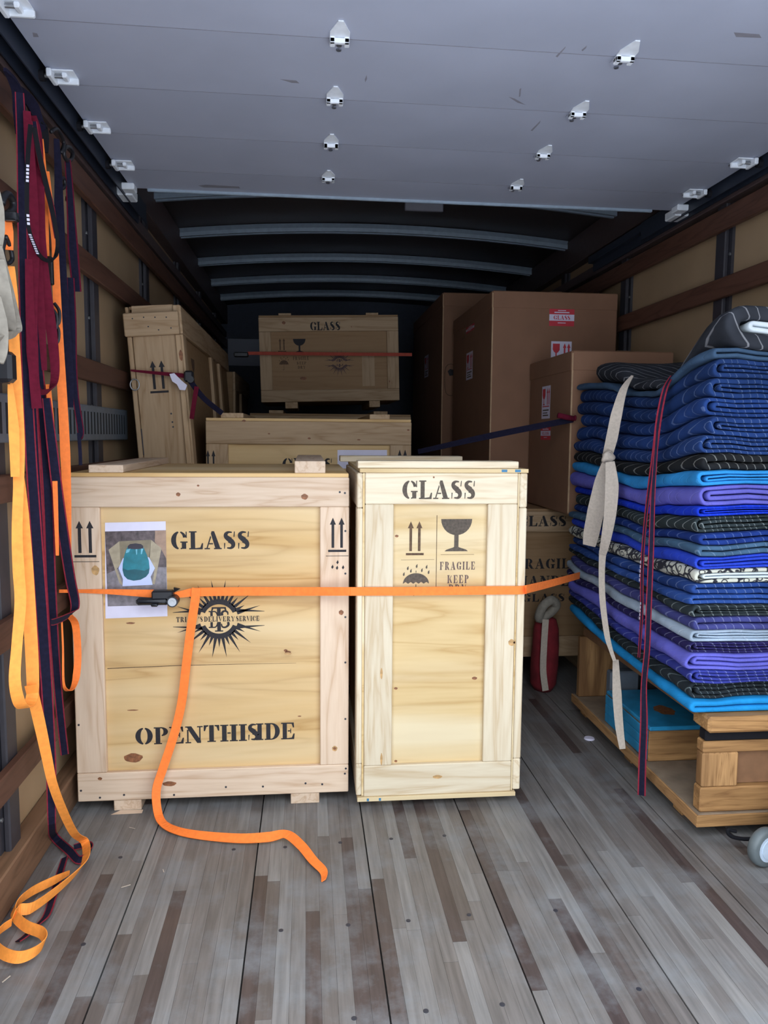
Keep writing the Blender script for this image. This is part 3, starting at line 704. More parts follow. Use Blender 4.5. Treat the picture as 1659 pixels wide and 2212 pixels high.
pic('print', 'dark', [[(110, 350), (1325, 325), (1345, 1810), (165, 1840)]], .0002)
pic('print', 'floor', [[(145, 1190), (450, 1060), (1335, 1060), (1345, 1810), (165, 1840)]], .0003)
pic('print', 'brown', [[(1110, 335), (1325, 328), (1335, 900), (1230, 700), (1100, 560)]], .0004)
pic('print', 'wood', [[(180, 715), (395, 545), (420, 1010), (350, 1090), (470, 1430), (400, 1380)]], .0005)
pic('print', 'wood', [[(1030, 515), (1235, 685), (1100, 1400), (1050, 1390), (1105, 1080), (985, 900)]], .0005)
pic('print', 'woodshade', [[(395, 545), (1030, 515), (990, 960), (420, 1010)]], .0005)
pic('print', 'foam', [[(380, 1080), (470, 880), (985, 860), (1105, 1080), (1020, 1250), (1060, 1410), (460, 1440), (470, 1300)]], .0006)
vase = [(565, 650), (530, 720), (490, 850), (465, 1000), (460, 1120), (490, 1230), (560, 1300), (680, 1330), (820, 1310), (930, 1250), (985, 1180), (1000, 1080), (985, 930), (940, 800), (890, 690), (860, 650)]
pic('print', 'teal', [vase], .0007)
pic('print', 'tealdark', [[(462, 1080), (490, 1230), (560, 1300), (680, 1330), (820, 1310), (930, 1250), (985, 1180), (1000, 1080), (900, 1130), (700, 1100), (560, 1120)]], .0008)
pic('print', 'gleam', [[(720, 700), (755, 700), (750, 800), (738, 820)], [(830, 690), (875, 690), (845, 800), (825, 800)], [(540, 710), (620, 690), (590, 760), (530, 780)]], .0009)
pic('print', 'rim', [[(565, 690), (565, 640), (610, 600), (720, 585), (830, 600), (875, 640), (865, 690), (720, 705)]], .0009)

# --- right front crate (narrow, pale pine)
RY = 2.372
R = lambda px, py: (lambda p: (p.x, p.z))(at(px, py, Y=RY))
Rp = lambda px, py: (lambda p: (p.x, p.z))(at(px, py, Y=RY+.018))
rc = thing('shipping_crate', 'narrow pale pine crate reading GLASS, FRAGILE, KEEP DRY, with goblet and umbrella signs', 'crate', (.42, 2.7, 0))
fx0, fx1 = .178, .662; x0, x1 = .153, .692; z0, z1 = .040, 1.086; yb = 3.06
box('front_panel', fx0+.01, fx1-.01, RY+.018, RY+.03, z0+.02, z1-.01, ply_pale, rc, .001)
box('rail', fx0, fx1, RY, RY+.018, z1-.098, z1, pale['x'], rc, .0025)
box('rail', fx0, fx1, RY, RY+.018, z0, z0+.102, pale['x'], rc, .0025)
box('stile', fx0, .2675, RY, RY+.018, z0+.1026, z1-.0986, pale['z'], rc, .0025)
box('stile', .567, fx1, RY, RY+.018, z0+.1026, z1-.0986, pale['z'], rc, .0025)
for sx, (xa, xb) in ((-1, (x0, fx0-.008)), (1, (fx1+.006, x1))):
    box('corner_stile', xa, xb, RY-.004, RY+.075, z0+.012+.10, z1-.11, pale['z'], rc, .003)
    box('side_rail', xa, xb, RY-.002, yb, z1-.109, z1-.001, pale['y'], rc, .003)
    box('side_rail', xa, xb, RY-.002, yb, z0+.006, z0+.111, pale['y'], rc, .003)
    pxa, pxb = (fx0-.0075, fx0-.0010) if sx < 0 else (fx1+.0008, fx1+.0055)
    box('side_panel', pxa, pxb, RY+.001, yb, z0+.003, z1-.001, ply_pale, rc, .0008)
box('back_panel', fx0, fx1, yb-.02, yb-.004, z0, z1-.002, ply_pale, rc, .001)
box('lid_panel', x0+.008, x1+.002, RY-.004, yb, z1+.0004, z1+.013, ply_pale, rc, .001)
box('base_panel', x0+.004, x1-.015, RY-.006, yb, z0-.014, z0-.0004, ply_pale, rc, .001)
box('lid_batten', x0+.002, .664, RY+.004, RY+.095, z1+.0134, z1+.036, pale['x'], rc, .002)
box('lid_batten', .125, .602, yb-.1, yb-.01, z1+.0134, z1+.036, pale['x'], rc, .002)
box('skid', .22, .30, RY+.05, yb-.03, 0, z0-.0145, pale['y'], rc, .002); box('skid', .54, .62, RY+.05, yb-.03, 0, z0-.0145, pale['y'], rc, .002)
for px in (1083, 1112): 
    p = R(px, 1016); box('paint_mark', p[0], p[0]+.018, RY-.0046, RY-.0036, z1+.003, z1+.011, blue_tick, rc, 0)
for px in (792, 818):
    p = R(px, 1724); box('paint_mark', p[0], p[0]+.007, RY-.0066, RY-.0056, z0-.012, z0-.003, blue_tick, rc, 0)
decal('stencil_word', text_polys('GLASS', *rect_px(R, 869, 1038, 1028, 1078)), 'y', RY, ink_grey, rc)
fp2 = RY+.018
decal('arrow_mark', arrows_polys(*rect_px(Rp, 876, 1126, 917, 1201), line=False), 'y', fp2, ink_brown, rc)
decal('goblet_mark', goblet_polys(*rect_px(Rp, 952, 1121, 1020, 1191)), 'y', fp2, ink_grey, rc)
decal('umbrella_mark', umbrella_polys(*rect_px(Rp, 870, 1220, 927, 1284)), 'y', fp2, ink_grey, rc)
ln = [RC(*(lambda p, q: (p[0], p[1], q[0], q[1]))(Rp(*u), Rp(*w_))) for u, w_ in (((942.4, 1275), (943.4, 1113)), ((952, 1198.6), (1024, 1197.4)), ((866, 1209.6), (938, 1208.4)))]
decal('guide_line', ln, 'y', fp2, ink_brown, rc)
decal('stencil_word', text_polys('FRAGILE', *rect_px(Rp, 950, 1213, 1026, 1231), gap=.25), 'y', fp2, ink_plum, rc)
decal('stencil_word', text_polys('KEEP', *rect_px(Rp, 966, 1242, 1012, 1260), gap=.25), 'y', fp2, ink_plum, rc)
decal('stencil_word', text_polys('DRY', *rect_px(Rp, 969, 1262, 1007, 1281), gap=.25), 'y', fp2, ink_plum, rc)
knots(rc, [(*R(1105, 1388), .011, .011)], RY, knot_soft); knots(rc, [(*R(1111, 1388), .003, .004), (*R(937, 1031), .003, .003)], RY)
knots(rc, [(*Rp(1025, 1465), .009, .005), (*Rp(855, 1487), .006, .004), (*Rp(855, 1644), .005, .004), (*Rp(857, 1158), .006, .004)], fp2)
knots(rc, [(*R(824, 1455), .004, .018), (*R(824, 1640), .004, .02), (*R(945, 1678), .016, .006)], RY+.0001, knot_soft)

# --- crate behind the left one (only its top shows)
MY = 3.42
low = crate('shipping_crate', 'low plywood crate hidden under the crate with the paper slip', -.26, .46, MY+.04, 4.3, .05, .74, dull, ply_shaded, skid=([(-.2, -.1), (.3, .4)], .05, .01))
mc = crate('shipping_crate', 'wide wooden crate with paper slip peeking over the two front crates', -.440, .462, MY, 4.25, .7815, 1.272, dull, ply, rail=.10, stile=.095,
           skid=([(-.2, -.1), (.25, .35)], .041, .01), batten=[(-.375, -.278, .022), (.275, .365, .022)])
Mf = lambda px, py: (lambda p: (p.x, p.z))(at(px, py, Y=MY))
Mp = lambda px, py: (lambda p: (p.x, p.z))(at(px, py, Y=MY+.018))
decal('arrow_mark', arrows_polys(*rect_px(Mf, 443, 972, 468, 1040)), 'y', MY, ink, mc)
decal('arrow_mark', arrows_polys(*rect_px(Mf, 856, 971, 882, 1040)), 'y', MY, ink, mc)
decal('stencil_word', text_polys('GLASS', *rect_px(Mp, 610, 990, 718, 1020)), 'y', MY+.018, ink, mc)
knots(mc, [(*Mf(527, 909), .008, .005), (*Mf(581, 937), .005, .003), (*Mf(668, 947), .007, .004), (*Mf(882, 929), .006, .004), (*Mf(775, 950), .008, .003)], MY)
sl = decal('paper_slip', [quad_px(Mp, (729, 1012), (836, 1012), (836, 972), (729, 972))], 'y', MY+.0175, white_p, None, .0004)
tag(sl, 'white paper slip stuck to the crate behind the front pair', 'paper')

# --- tall slim crate leaning on the left wall
tc = thing('shipping_crate', 'tall slim wooden crate leaning on the left wall', 'crate', (-.516, 3.28, .0085))
tx0, tx1, ty0, ty1, th = -.622, -.407, 3.28, 5.2, 1.72
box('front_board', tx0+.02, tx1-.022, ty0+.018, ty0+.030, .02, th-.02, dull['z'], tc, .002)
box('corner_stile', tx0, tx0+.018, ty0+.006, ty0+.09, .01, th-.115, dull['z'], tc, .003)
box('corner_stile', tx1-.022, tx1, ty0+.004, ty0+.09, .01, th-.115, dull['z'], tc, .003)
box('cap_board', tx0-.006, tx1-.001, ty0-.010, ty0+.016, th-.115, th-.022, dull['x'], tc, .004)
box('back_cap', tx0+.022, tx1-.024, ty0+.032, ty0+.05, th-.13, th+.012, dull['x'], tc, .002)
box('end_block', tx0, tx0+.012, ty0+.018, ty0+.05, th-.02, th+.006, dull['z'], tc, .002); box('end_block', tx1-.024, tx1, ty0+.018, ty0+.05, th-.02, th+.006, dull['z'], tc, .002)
box('side_panel', tx1-.016, tx1-.010, ty0+.09, ty1, .01, th, ply_shaded, tc, .001)
box('side_panel', tx0+.004, tx0+.016, ty0+.09, ty1, .01, th, ply_shaded, tc, .001)
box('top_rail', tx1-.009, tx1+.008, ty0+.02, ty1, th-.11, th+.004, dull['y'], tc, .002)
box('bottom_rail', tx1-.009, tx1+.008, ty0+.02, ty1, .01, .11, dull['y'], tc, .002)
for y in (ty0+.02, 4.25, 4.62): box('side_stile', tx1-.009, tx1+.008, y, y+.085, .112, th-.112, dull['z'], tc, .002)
box('lid_panel', tx0+.01, tx1, ty0+.05, ty1, th, th+.012, ply_shaded, tc, .001)
box('base_panel', tx0+.004, tx1, ty0+.02, ty1, 0, .018, ply_shaded, tc, .001)
box('back_panel', tx0+.018, tx1-.017, ty1-.012, ty1, .018, th, ply_shaded, tc, .001)
decal('arrow_mark', arrows_polys(-.553, 1.37, .078, .135, line=False), 'y', ty0+.018, ink, tc)
decal('goblet_mark', goblet_polys(3.60, 1.42, .10, .12), 'X', tx1-.0098, ink_brown, tc)
nails(tc, [(-.590, 1.675), (-.545, 1.678), (-.50, 1.676), (-.455, 1.674), (-.53, 1.64), (-.49, 1.625), (-.44, 1.63)], ty0-.010, .003)
nails(tc, [(-.475, 1.285), (-.473, 1.25), (-.472, 1.23)], ty0+.018, .004)
for z0_, z1_ in ((1.12, 1.23), (1.03, 1.07), (.95, .98)): box('split', tx0+.0185, tx0+.0225, ty0+.0165, ty0+.018, z0_, z1_, nail_m, tc, 0)
knots(tc, [(-.412, 1.52, .008, .022), (-.412, 1.06, .007, .014)], ty0+.004)
tc.rotation_euler = (0, math.radians(-4.0), 0)
# second slim crate further down the left wall
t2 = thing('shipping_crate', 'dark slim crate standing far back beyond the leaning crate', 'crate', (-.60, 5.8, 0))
box('side_panel', -.72, -.50, 5.3, 6.6, .02, 1.62, ply_shaded, t2, .003)
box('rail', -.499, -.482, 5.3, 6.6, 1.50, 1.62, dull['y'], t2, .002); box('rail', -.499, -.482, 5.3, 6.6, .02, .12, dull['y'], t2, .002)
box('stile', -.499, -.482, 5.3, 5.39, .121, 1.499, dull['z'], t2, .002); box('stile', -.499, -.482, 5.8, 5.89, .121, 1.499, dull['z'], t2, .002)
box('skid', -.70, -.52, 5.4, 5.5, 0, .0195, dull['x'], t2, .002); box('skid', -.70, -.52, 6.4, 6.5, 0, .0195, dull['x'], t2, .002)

# --- far crate on top of another
fl = crate('shipping_crate', 'dark low crate at the far end carrying the raised GLASS crate', -.36, .66, 4.92, 5.9, .06, 1.335, dull, ply_shaded, skid=([(-.3, -.2), (.5, .6)], .06, .01), batten=[(-.24, -.15, .02), (.42, .51, .02)])
fc = crate('shipping_crate', 'raised wooden crate reading GLASS with sun emblem, at the far end', -.291, .597, 5.0, 5.7, 1.405, 1.948, dull, ply_shaded, rail=.088, stile=.075, bottom_rail=.075,
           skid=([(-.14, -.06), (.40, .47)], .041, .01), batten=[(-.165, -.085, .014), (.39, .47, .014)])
FY = 5.0; Ff = lambda px, py: (lambda p: (p.x, p.z))(at(px, py, Y=FY)); Fp = lambda px, py: (lambda p: (p.x, p.z))(at(px, py, Y=FY+.018))
decal('stencil_word', text_polys('GLASS', *rect_px(Ff, 675, 700, 740, 717)), 'y', FY, ink, fc)
decal('arrow_mark', arrows_polys(*rect_px(Fp, 604, 733, 622, 762), line=False), 'y', FY+.018, ink_brown, fc)
decal('goblet_mark', goblet_polys(*rect_px(Fp, 637, 735, 664, 764)), 'y', FY+.018, ink, fc)
decal('umbrella_mark', umbrella_polys(*rect_px(Fp, 606, 772, 626, 800)), 'y', FY+.018, ink_brown, fc)
decal('stencil_word', text_polys('FRAGILE', *rect_px(Fp, 636, 773, 670, 780), gap=.2)+text_polys('KEEP', *rect_px(Fp, 644, 784, 664, 790), gap=.2)+text_polys('DRY', *rect_px(Fp, 646, 793, 662, 799), gap=.2), 'y', FY+.018, ink_brown, fc)
c_ = Fp(736, 789); decal('sun_emblem', sun_polys(c_[0], c_[1], .085), 'y', FY+.018, ink_plum, fc)
knots(fc, [(*Ff(618, 699), .012, .010), (*Ff(764, 712), .004, .003), (*Ff(843, 832), .004, .006)], FY); knots(fc, [(*Fp(657, 820), .022, .010)], FY+.018)
box('brace', .36, .44, FY+.017, FY+.0176, 1.50, 1.70, dull['z'], fc, 0)
fc.rotation_euler = (0, math.radians(-1.6), 0); fc.location.z += .013

# ================================================================== CARTONS
def carton(name, label, x0, x1, y0, y1, z0, z1):
    r = thing(name, label, 'cardboard box', ((x0+x1)/2, (y0+y1)/2, z0))
    box('body', x0, x1, y0, y1, z0, z1, card, r, .006)
    box('flap', x0+.004, x1-.004, y0-.0035, y0-.0003, z1-.085, z1-.004, card, r, .001)
    box('flap', x0-.0035, x0-.0003, y0+.004, y1-.004, z1-.085, z1-.004, card, r, .001)
    box('tape', (x0+x1)/2-.03, (x0+x1)/2+.03, y0-.0007, y1, z1+.0003, z1+.0012, card_tape, r, 0)
    box('edge_strip', x0-.0012, x0+.006, y0-.0012, y0+.006, z0+.01, z1-.012, card_edge, r, .001)
    return r
def sticker_glass(par, plane, off, x, z, w, h, mirror=False):
    P = lambda polys: [[(x+a*w, z+b*h) for a, b in p] for p in polys]
    decal('label_sticker', P([RC(0, 0, 1, 1)]), plane, off, red_p, par, .0008)
    decal('label_band', P([RC(0, .30, 1, .66)]), plane, off, white_p, par, .0011)
    decal('label_print', fit(text_polys('GLASS', 0, 0, 1, 1), x+.17*w, z+.36*h, .66*w, .24*h), plane, off, red_p, par, .0014)
    decal('label_print', P([RC(.34, .86, .66, .90), RC(.2, .74, .8, .80), RC(.34, .16, .66, .20)]), plane, off, white_p, par, .0013)
def sticker_fragile(par, plane, off, x, z, w, h, arrows=True, full=True):
    P = lambda polys: [[(x+a*w, z+b*h) for a, b in p] for p in polys]
    decal('label_sticker', P([RC(0, 0, 1, 1)]), plane, off, white_p, par, .0008)
    ps_ = [[(.08, .92), (.42, .92), (.42, .70), (.34, .62), (.28, .60), (.28, .46), (.36, .44), (.36, .42), (.14, .42), (.14, .44), (.22, .46), (.22, .60), (.14, .64), (.08, .72)]]
    for cx in (.66, .86): ps_.append([(cx-.04, .42), (cx+.04, .42), (cx+.04, .78), (cx+.085, .78), (cx, .94), (cx-.085, .78), (cx-.04, .78)])
    ps_.append(RC(.1, .36, .9, .39))
    decal('label_print', P(ps_), plane, off, red_p, par, .0012)
    decal('label_print', P([RC(.15, .24, .85, .28), RC(.15, .16, .7, .19), RC(.15, .08, .8, .12)]), plane, off, ink_grey, par, .0012)
Dc = crate('shipping_crate', 'crate reading GLASS FRAGILE HANDLE in the shade behind the blanket stack', 0.80, 1.585, 3.58, 4.98, .13, .857, dull, ply_shaded, rail=.10, skid=([(.9, 1.0), (1.4, 1.5)], .13, .01))
DY = 3.58; Df = lambda px, py: (lambda p: (p.x, p.z))(at(px, py, Y=DY)); Dp = lambda px, py: (lambda p: (p.x, p.z))(at(px, py, Y=DY+.018))
decal('stencil_word', text_polys('GLASS', *rect_px(Df, 1118, 1114, 1224, 1137)), 'y', DY, ink, Dc)
decal('stencil_word', text_polys('FRAGILE', *rect_px(Dp, 1114, 1206, 1250, 1229), gap=.12), 'y', DY+.018, ink, Dc)
decal('stencil_word', text_polys('HANDLE', *rect_px(Dp, 1118, 1243, 1250, 1267), gap=.12), 'y', DY+.018, ink, Dc)
decal('stencil_word', text_polys('GLASS', *rect_px(Dp, 1128, 1282, 1220, 1300), gap=.12), 'y', DY+.018, ink, Dc)
bA = carton('carton', 'biggest brown carton with red GLASS sticker and white fragile label, below the right slats', .933, 1.590, 3.9, 4.94, .860, 1.935)
A = lambda px, py: (lambda p: (p.x, p.z))(at(px, py, Y=3.9))
sticker_glass(bA, 'y', 3.9, *rect_px(A, 1186, 667, 1241, 704)); sticker_fragile(bA, 'y', 3.9, *rect_px(A, 1189, 738, 1235, 800))
def on_left(F_x, px, py):
    p = at(px, py, X=F_x); return -p.y, p.z
def rect_l(Fx, a, b, c, d):
    p = on_left(Fx, a, d); q = on_left(Fx, c, b); y0, y1 = sorted((p[0], q[0])); return y0, min(p[1], q[1]), y1-y0, abs(q[1]-p[1])
sticker_glass(bA, 'x', .933, *rect_l(.933, 1007, 697, 1025, 722)); sticker_fragile(bA, 'x', .933, *rect_l(.933, 1007, 757, 1022, 822))
box('tape', .932-.0006, .9327, 4.55, 4.65, 1.78, 1.84, card_tape, bA, 0)
bB = carton('carton', 'dim tall carton behind the biggest carton, with a printed handle outline', .875, 1.56, 5.02, 6.4, .02, 2.125)
q = [at(*p, Y=5.02) for p in ((963, 793), (985, 793), (985, 848), (963, 848))]
m = MB(); m.tube([(p.x, 5.0188, p.z) for p in q], .0022, 6, closed=True, sub=4); m.build('handle_outline', ink_brown, bB)
decal('handle_hole', [[(lambda w_: (w_.x, w_.z))(at(*p, Y=5.02)) for p in ((967, 802), (972, 797), (985, 800), (985, 810), (971, 812))]], 'y', 5.02, ink, bB)
sticker_fragile(bB, 'x', .875, *rect_l(.875, 917, 765, 926, 817))
pal = thing('pallet', 'dark wooden pallet under the tall far carton', 'pallet', (1.2, 5.7, 0))
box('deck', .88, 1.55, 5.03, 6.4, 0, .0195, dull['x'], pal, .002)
bC = carton('carton', 'smaller brown carton right behind the blanket stack, fragile label on its side', 1.135, 1.59, 3.26, 3.885, .859, 1.572)
sticker_fragile(bC, 'x', 1.135, *rect_l(1.135, 1170, 832, 1190, 905)); sticker_glass(bC, 'x', 1.135, *rect_l(1.135, 1168, 920, 1190, 950))

# ================================================================== BLANKET CART AND STACK
CX0, CX1, CY0, CY1 = 1.165, 1.600, 2.105, 3.17
cart = thing('wooden_cart', 'battered wooden platform carrying the blue blanket stack', 'platform', (1.38, 2.6, 0))
box('base_deck', CX0-.005, CX1, CY0-.01, CY1+.02, .045, .078, deck_m, cart, .004)
box('base_edge', CX0-.012, CX0-.0055, CY0-.012, CY1+.02, .042, .079, cart_y, cart, .002)
box('base_edge', CX0-.012, CX1, CY0-.017, CY0-.0105, .042, .079, cart_x, cart, .002)
for y in (2.27, 2.66, 3.13):
    for x in (1.185, 1.52): box('foot', x, x+.07, y-.03, y+.03, 0, .0445, cart_x, cart, .003)
box('post', 1.172, 1.286, CY0, CY0+.04, .157, .2645, cart_z, cart, .005); box('post', 1.50, CX1, CY0, CY0+.04, .157, .2645, cart_z, cart, .005)
box('lower_rail', 1.170, CX1, CY0, CY0+.045, .0785, .1565, cart_x, cart, .005)
box('upper_rail', 1.172, CX1, CY0, CY0+.04, .265, .300, cart_x, cart, .003)
box('recess_panel', 1.2865, 1.4995, CY0+.022, CY0+.034, .158, .264, cart_panel, cart, .001)
box('dark_band', 1.178, CX1, CY0+.003, CY0+.04, .3005, .333, rubber_m, cart, .003)
box('top_board', 1.172, CX1, CY0-.025, CY0+.075, .3335, .383, cart_x, cart, .009)
box('top_deck', 1.19, CX1, CY0+.076, CY1, .345, .382, cart_panel, cart, .003)
box('end_panel', CX0+.002, CX1, CY1-.03, CY1-.002, .079, .3445, cart_z, cart, .003)
box('inner_divider', 1.26, CX1, 2.93, 2.95, .079, .3445, darkbag, cart, .003)
box('side_board', CX1-.02, CX1, CY0+.08, CY1-.04, .079, .3445, cart_y, cart, .003)
bb = thing('wooden_block', 'blue painted wooden block lying on the platform under the blankets', 'block', (1.3, 2.65, .0785))
box('body', 1.176, 1.45, 2.47, 2.85, .0788, .190, cart_x, bb, .003)
box('painted_top', 1.174, 1.451, 2.462, 2.852, .1905, .206, bluepaint, bb, .004)
for i in range(3): box('painted_slat', 1.1695, 1.1755, 2.475, 2.85, .083+i*.036, .118+i*.036, bluepaint, bb, .002)
e = ellipse(1.30, 2.62, .035, .05, 18, .1); decal('worn_patch', [e], 'z', .206, knot_m, bb, .0003)
tag(box('metal_tin', 1.20, 1.32, 2.88, 2.925, .0788, .27, plain('tin_bluegrey', (.10, .12, .15), .5), None, .006), 'dark blue-grey tin standing behind the blue block', 'tin')
chip = at(1268, 1485, Z=.08)
tag(box('paper_scrap', chip.x-.012, chip.x+.012, chip.y-.03, chip.y+.03, .0786, .0815, white_p, None, .001), 'small white scrap lying on the platform deck', 'scrap')

def cprof(x0, xr, zc, H, t, n=9, ns=7):
    """outer and inner lines of one fold, open to the right"""
    ro = H/2; ri = max(H/2-t, .0012); xa = x0+ro; O = []; I = []
    for i in range(ns): x = xr+(xa-xr)*i/ns; O.append((x, zc+ro)); I.append((x, zc+ri))
    for i in range(n+1):
        a = math.pi/2+math.pi*i/n; O.append((xa+ro*math.cos(a), zc+ro*math.sin(a))); I.append((xa+ri*math.cos(a), zc+ri*math.sin(a)))
    for i in range(1, ns+1): x = xa+(xr-xa)*i/ns; O.append((x, zc-ro)); I.append((x, zc-ri))
    return O, I
SB = .384; ST = 1.435
def sag(y, z):
    """straps pull the pile down; pull grows with height"""
    k = max(0, (z-SB)/(ST-SB))
    d = .070*math.exp(-((y-2.47)/.17)**2)+.052*math.exp(-((y-2.72)/.16)**2)+.03*max(0, min(1, (y-2.3)/.5))
    return z - d*k**2.2
def low_sag(y, z):
    k = 1-max(0, min(1, (z-SB)/.5)); return z + .05*k*max(0, (y-2.4)/.75)**1.5*(1 if z > SB+.0 else 1)
STACK = [  # photo row of the top edge at the front, colour, line colour, folds, corner x, label
 (1506, (.015, .26, .62), (.05, .4, .8), 2, 1.135, 'bright azure moving blanket, lowest of the stack', .1),
 (1471, (.018, .024, .030), (.25, .32, .34), 4, 1.135, 'black quilted moving blanket just above the azure lowest blanket', .6),
 (1443, (.035, .045, .27), (.30, .35, .7), 4, 1.125, 'deep blue stitched moving blanket under the lower lavender blanket', .6),
 (1408, (.13, .13, .55), (.3, .3, .7), 4, 1.118, 'lavender moving blanket low in the stack, above the deep blue one', .2),
 (1385, (.020, .016, .085), (.3, .32, .5), 4, 1.125, 'dark plum navy moving blanket under the pale grey blanket', .6),
 (1358, (.34, .42, .52), (.6, .65, .75), 3, 1.118, 'pale blue-grey moving blanket, lightest low in the stack', .3),
 (1330, (.050, .055, .20), (.32, .35, .6), 2, 1.122, 'indigo stitched moving blanket resting on the pale grey blanket', .6),
 (1307, (.025, .034, .040), (.35, .4, .4), 3, 1.122, 'charcoal green moving blanket between indigo and mid-blue blankets', .7),
 (1287, (.025, .07, .27), (.2, .3, .6), 2, 1.122, 'mid-blue moving blanket right above the charcoal green one', .4),
 (1263, (.018, .05, .20), (.3, .4, .65), 2, 1.13, 'denim blue moving blanket directly under the cream printed one', .5),
 (1230, None, None, 3, 1.128, 'cream blanket printed with black curls, white inside', 0),
 (1199, (.022, .055, .50), (.12, .2, .7), 4, 1.130, 'royal blue moving blanket lying on the cream printed one', .25),
 (1174, (.055, .115, .20), (.25, .35, .5), 2, 1.128, 'slate blue moving blanket above the royal blue one', .5),
 (1149, (.012, .035, .19), (.2, .3, .6), 2, 1.132, 'dark blue moving blanket between slate blue and dark grey-green ones', .5),
 (1116, (.026, .036, .040), (.38, .42, .42), 4, 1.126, 'dark grey-green quilted moving blanket under the electric blue one', .8),
 (1095, (.008, .035, .50), (.1, .2, .7), 3, 1.130, 'electric blue thin moving blanket under the upper lavender blanket', .35),
 (1050, (.13, .125, .50), (.3, .3, .7), 4, 1.118, 'thick lavender moving blanket under the sky blue one', .2),
 (1016, (.03, .26, .62), (.1, .42, .8), 3, 1.122, 'sky blue moving blanket under the black blanket mid stack', .25),
 (981, (.014, .015, .017), (.32, .32, .30), 2, 1.130, 'black moving blanket halfway up, between sky blue and navy blankets', .8),
 (942, (.016, .042, .15), (.2, .28, .5), 4, 1.138, 'navy moving blanket, lowest of the navy group on the stack', .7),
 (898, (.015, .042, .16), (.2, .28, .5), 3, 1.142, 'navy moving blanket, second up in the navy group', .6),
 (857, (.014, .040, .155), (.2, .28, .5), 4, 1.150, 'navy moving blanket, third up in the navy group', .5),
 (814, (.013, .036, .13), (.18, .26, .45), 3, 1.152, 'navy moving blanket, fourth up in the navy group', .5),
 (776, (.013, .034, .12), (.18, .26, .45), 3, 1.152, 'navy moving blanket, uppermost of the navy group', .45),
 (756, (.045, .085, .15), (.1, .15, .25), 2, 1.152, 'steel blue moving blanket just under the charcoal top pad', .1),
]
white_in = plain('blanket_lining_white', (.60, .66, .70), .9, noise_amt=.06)
def blanket(name, label, x0, xr, z0, z1, mat, folds, seed, y0=2.125, y1=3.2, squeeze=None, inner=None, warp=True, k3=3.4):
    r = random.Random(seed); H = z1-z0-.0008; zc = (z0+z1)/2
    shells = []
    if folds <= 2: shells.append((cprof(x0, xr, zc, H, H*.47), 0))
    else:
        t = H/(4.3 if folds >= 4 else k3); shells.append((cprof(x0, xr, zc, H, t*.98), 0))
        hi_ = H-2*t
        if folds >= 4: shells.append((cprof(x0+t*1.5+.006, xr, zc, hi_*.98, hi_*.47), 1))
        else: shells.append((cprof(x0+t*1.2+.010, xr, zc, hi_*.98, hi_*.485), 1))
    y0 += r.uniform(-.012, .012); y1 += r.uniform(-.05, .03)
    ys = [y0, y0+.004, y0+.012]+[y0+.03+(y1-y0-.045)*i/22 for i in range(23)]+[y1-.006, y1]
    mb = MB()
    for (O, I), mi in shells:
        k = len(O); v = []; f = []
        for yi, y in enumerate(ys):
            sh = {0: .55, 1: .85, len(ys)-1: .55, len(ys)-2: .85}.get(yi, 1.0)
            for i in range(k):
                o, q = Vector((O[i][0], 0, O[i][1])), Vector((I[i][0], 0, I[i][1])); c = (o+q)/2
                for p in (o, q):
                    w = c+(p-c)*sh
                    nx = noise.noise(Vector((seed*3.1, y*2.2, .3)))*.020+noise.noise(Vector((seed*7.7, y*9, w.z*30)))*.006
                    nz_ = noise.noise(Vector((w.x*7, y*5, w.z*7)))*.012+noise.noise(Vector((w.x*22, y*16, w.z*12)))*.004
                    X = w.x+nx*max(0, 1-(w.x-x0)/.12); Z = w.z
                    if squeeze: Z = z0+(Z-z0)*squeeze(y)
                    Z = sag(y, Z) if warp else Z
                    Z = low_sag(y, Z)+nz_*max(0, min(1, (w.z-SB)/.05))
                    v.append((X, y, Z))
        for yi in range(len(ys)-1):
            a, b = yi*2*k, (yi+1)*2*k
            for i in range(k-1):
                f.append((a+2*i, a+2*i+2, b+2*i+2, b+2*i)); f.append((a+2*i+3, a+2*i+1, b+2*i+1, b+2*i+3))
            f.append((a+1, a, b, b+1)); f.append((a+2*k-2, a+2*k-1, b+2*k-1, b+2*k-2))
        for a, rev in ((0, False), ((len(ys)-1)*2*k, True)):
            for i in range(k-1):
                q = (a+2*i, a+2*i+1, a+2*i+3, a+2*i+2); f.append(q[::-1] if rev else q)
        mb.add(v, f, mi)
    return mb.build(name, [mat, inner or mat], None, True)
zb = SB
for i, (py, col, line, folds, cx, label, amt) in enumerate(STACK):
    zt = at(1600, py, Y=2.13).z
    if col is None: mat, inner = scroll_print('cream_scroll_print'), white_in
    else: mat, inner = quilt('quilt_%02d' % i, col, line, density=random.choice([22, 26, 30]), amt=amt, zig=random.choice([2.5, 4, 6])), None
    o = blanket('moving_blanket', label, cx, 1.592, zb, zt, mat, folds, i+1, inner=inner)
    tag(o, label, 'blanket', 'folded moving blankets in the stack'); zb = zt+.0006
char = quilt('quilt_charcoal', (.030, .033, .042), (.42, .42, .45), density=17, amt=.7, zig=5)
def sq(y): return 1-.78*math.exp(-((y-2.46)/.13)**2)-.30*math.exp(-((y-2.70)/.10)**2)-.30*max(0, min(1, (y-2.5)/.3))
o = blanket('moving_blanket', '', 1.19, 1.592, zb, zb+.118, char, 3, 40, y0=2.11, y1=3.12, squeeze=sq, inner=white_in, k3=2.75)
tag(o, 'charcoal quilted pad folded on top of the blanket stack, white lining showing', 'blanket', 'folded moving blankets in the stack')

